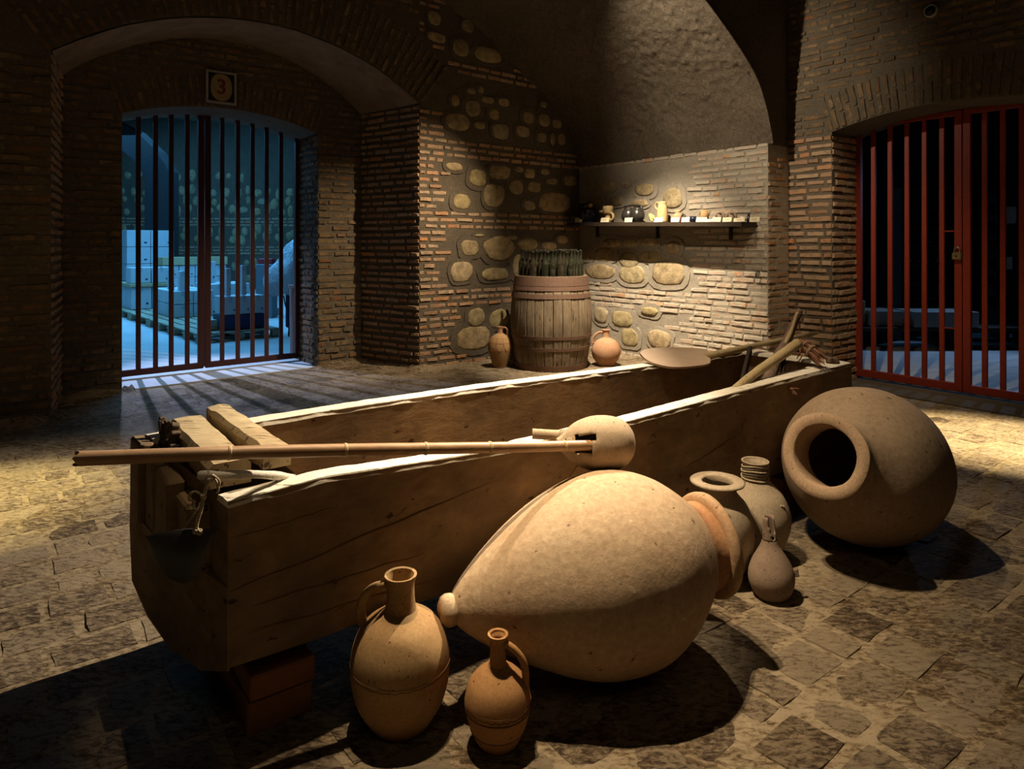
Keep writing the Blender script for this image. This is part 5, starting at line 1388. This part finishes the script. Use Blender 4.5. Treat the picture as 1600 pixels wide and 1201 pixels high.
# machine wrapped in a plastic sheet
mc = P(437, 532)+Vector((.28, .62, 0)); e = empty('covered_machine', mc, 'dark blue machine under a clear plastic sheet at the right of the store room', 'machine')
mb = MB(); mb.cbox(mc+Vector((0, 0, .42)), (.62, .6, .55), .02); mb.build('cabinet', M_navy, e)
for sx in (-.25, .25):
    mb = MB(); mb.lathe([(.001, -.02), (.05, -.02), (.055, 0), (.05, .02), (.001, .02)], 16, Matrix.Translation(mc+Vector((sx, -.25, .056))) @ Matrix.Rotation(math.pi/2, 4, 'Y')); mb.build('wheel', M_black, e)
    mb = MB(); mb.cbox(mc+Vector((sx, -.25, .12)), (.05, .05, .08), .005); mb.build('leg', M_black, e)
mb = MB(); n = 26; m = 14; top_c = mc+Vector((.35, .1, 1.62))
for i in range(m+1):
    v_ = i/m; z = .62+1.0*v_; cx = mc.x-.26+.40*v_**1.3; rr2 = .47*math.sin(math.pi*(.30+.62*v_))**.8
    for k in range(n):
        a = 2*math.pi*k/n; q = Vector((math.cos(a)*1.3, math.sin(a)*1.3, v_*3)); r = rr2*(1+.18*mnoise.noise(q)+.05*math.sin(7*a+3*v_)); mb.v.append(Vector((cx+r*math.cos(a), mc.y+.8*r*math.sin(a), z+.07*mnoise.noise(q*2))))
for i in range(m):
    for k in range(n): mb.f.append([i*n+k, i*n+(k+1) % n, (i+1)*n+(k+1) % n, (i+1)*n+k])
mb.f.append([m*n+k for k in range(n)]); mb.build('plastic_sheet', M_plastic, e, True)
mb = MB(); mb.tube(catmull([mc+Vector((-.33, -.3, .62)), mc+Vector((-.25, -.36, .42)), mc+Vector((.0, -.38, .36)), mc+Vector((.2, -.34, .5))], 6), .010, 6); mb.build('cable', M_black, e, True)
c = W0gate.p(W0gate.t(456), 0, -.35); c = P(456, 560); e = empty('white_post', c, 'thin white upright post just inside the right edge of the dark gate', 'post'); mb = MB(); mb.cbox(c+Vector((0, 0, .43)), (.04, .04, .86), .004); mb.build('post', M_white, e)
mb = MB(); mb.cbox(c+Vector((0, 0, .88)), (.07, .06, .03), .004); mb.build('cap', M_white, e)
w0 = P(398, 552); e = empty('red_box', PD(417, 408, 12.6), 'small red box on the grey cabinet behind the plastic sheet', 'box')
mb = MB(); mb.cbox(PD(417, 408, 12.6), (.26, .2, .10), .01); mb.build('box', simple('red_plastic', (.35, .03, .04), .5, bs=0), e)
mb = MB(); c = PD(417, 408, 12.6); mb.cbox((c.x, c.y, (c.z-.05)/2), (.3, .3, c.z-.05), .01); o = mb.build('grey_cabinet', simple('grey_cabinet', (.16, .18, .2), .6, bs=0), None); tag(o, 'plain grey cabinet carrying the small red box at the back of the store room', 'cabinet')

# ------------------------------------------------------------------ dark room behind the red gate
cb = P(1345, 506); 
wr = Wall((3.2, 11.5), (1, -.25)); fr = [wr.p(-1, -.2), wr.p(8, -.2), wr.p(8, 4), wr.p(-1, 4)]
slab('wall_cellar', fr, [p-wr.N*.3 for p in fr], simple('shade_dark_wall', (.012, .011, .010), .95, bs=.5))  # darkness of the unlit room painted into the wall colour
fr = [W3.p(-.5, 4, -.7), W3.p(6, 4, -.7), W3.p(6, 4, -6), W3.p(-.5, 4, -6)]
slab('ceiling', fr, [p+Vector((0, 0, .2)) for p in fr], simple('shade_dark_vault', (.012, .011, .010), .95, bs=.5))  # ceiling coloured near black to stand for the missing light
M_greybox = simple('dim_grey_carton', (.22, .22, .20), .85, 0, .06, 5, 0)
def lowbox(px0, px1, pyt, D, h, z0, label, m):
    a, b_ = PD(px0, pyt, D), PD(px1, pyt, D+0.0); e = empty('long_box', Vector(((a.x+b_.x)/2, D, z0)), label, 'box')
    mb = MB(); mb.cbox(((a.x+b_.x)/2, D+.25, z0+h/2), (b_.x-a.x, .5, h), .006); mb.build('box', m, e)
    mb = MB(); mb.box(((a.x+b_.x)/2, D-.001, z0+h*.8), (b_.x-a.x, .003, .03), None); mb.build('lid_edge', m, e)
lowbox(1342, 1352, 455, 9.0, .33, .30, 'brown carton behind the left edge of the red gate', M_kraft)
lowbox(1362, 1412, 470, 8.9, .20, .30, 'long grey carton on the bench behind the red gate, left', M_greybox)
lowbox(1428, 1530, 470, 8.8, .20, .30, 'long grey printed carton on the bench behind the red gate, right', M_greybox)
e = empty('low_bench', Vector((6.2, 9.1, 0)), 'low dark bench carrying the cartons behind the red gate', 'bench')
mb = MB(); mb.cbox((6.2, 9.1, .27), (3.6, .6, .05), .006); mb.build('top', M_shelf, e)
for x in (4.6, 5.8, 7.0, 7.8):
    mb = MB(); mb.cbox((x, 9.1, .12), (.08, .5, .24), .006); mb.build('leg', M_shelf, e)
# wine rack full of dark bottles
rk = empty('wine_rack', Vector((6.6, 9.8, 0)), 'tall dark rack holding dark bottles behind the red gate', 'rack')
for x in (5.6, 6.35, 7.1, 7.85):
    mb = MB(); mb.cbox((x, 9.8, 1.1), (.05, .35, 2.2), .005); mb.build('upright', M_shelf, rk)
for k in range(7):
    mb = MB(); mb.cbox((6.72, 9.8, .55+.27*k), (2.25, .33, .025), .004); mb.build('shelf_board', M_shelf, rk)
bm2 = MB(); bm2.lathe([(.001, 0), (.036, .0), (.037, .02), (.037, .17), (.018, .235), (.0145, .31), (.017, .318), (.001, .32)], 12)
o0 = None
for k in range(6):
    for i in range(17):
        x = 5.68+.128*i
        if min(abs(x-q_) for q_ in (6.35, 7.1)) < .065 or random.random() < .1: continue
        if o0 is None: o = bm2.build('rack_bottle', M_blackglaze, None, True); o0 = o.data
        else: o = link_obj('rack_bottle', o0)
        o.location = (x, 9.9, .605+.27*k); o.rotation_euler = (math.pi/2, 0, 0)
        tag(o, 'dark bottle lying in the %s row of the tall rack behind the red gate' % ('lowest', 'second', 'third', 'fourth', 'fifth', 'top')[k], 'bottle', 'bottles in the dark rack')
for px, py, lab in ((1579, 336, 'upper white paper notice in the dark room behind the red gate'), (1573, 411, 'lower white paper notice in the dark room behind the red gate')):
    c = PD(px, py, 9.62); mb = MB(); mb.box(c, (.16, .003, .24 if py < 400 else .18)); o = mb.build('paper_notice', M_white, None); tag(o, lab, 'notice')
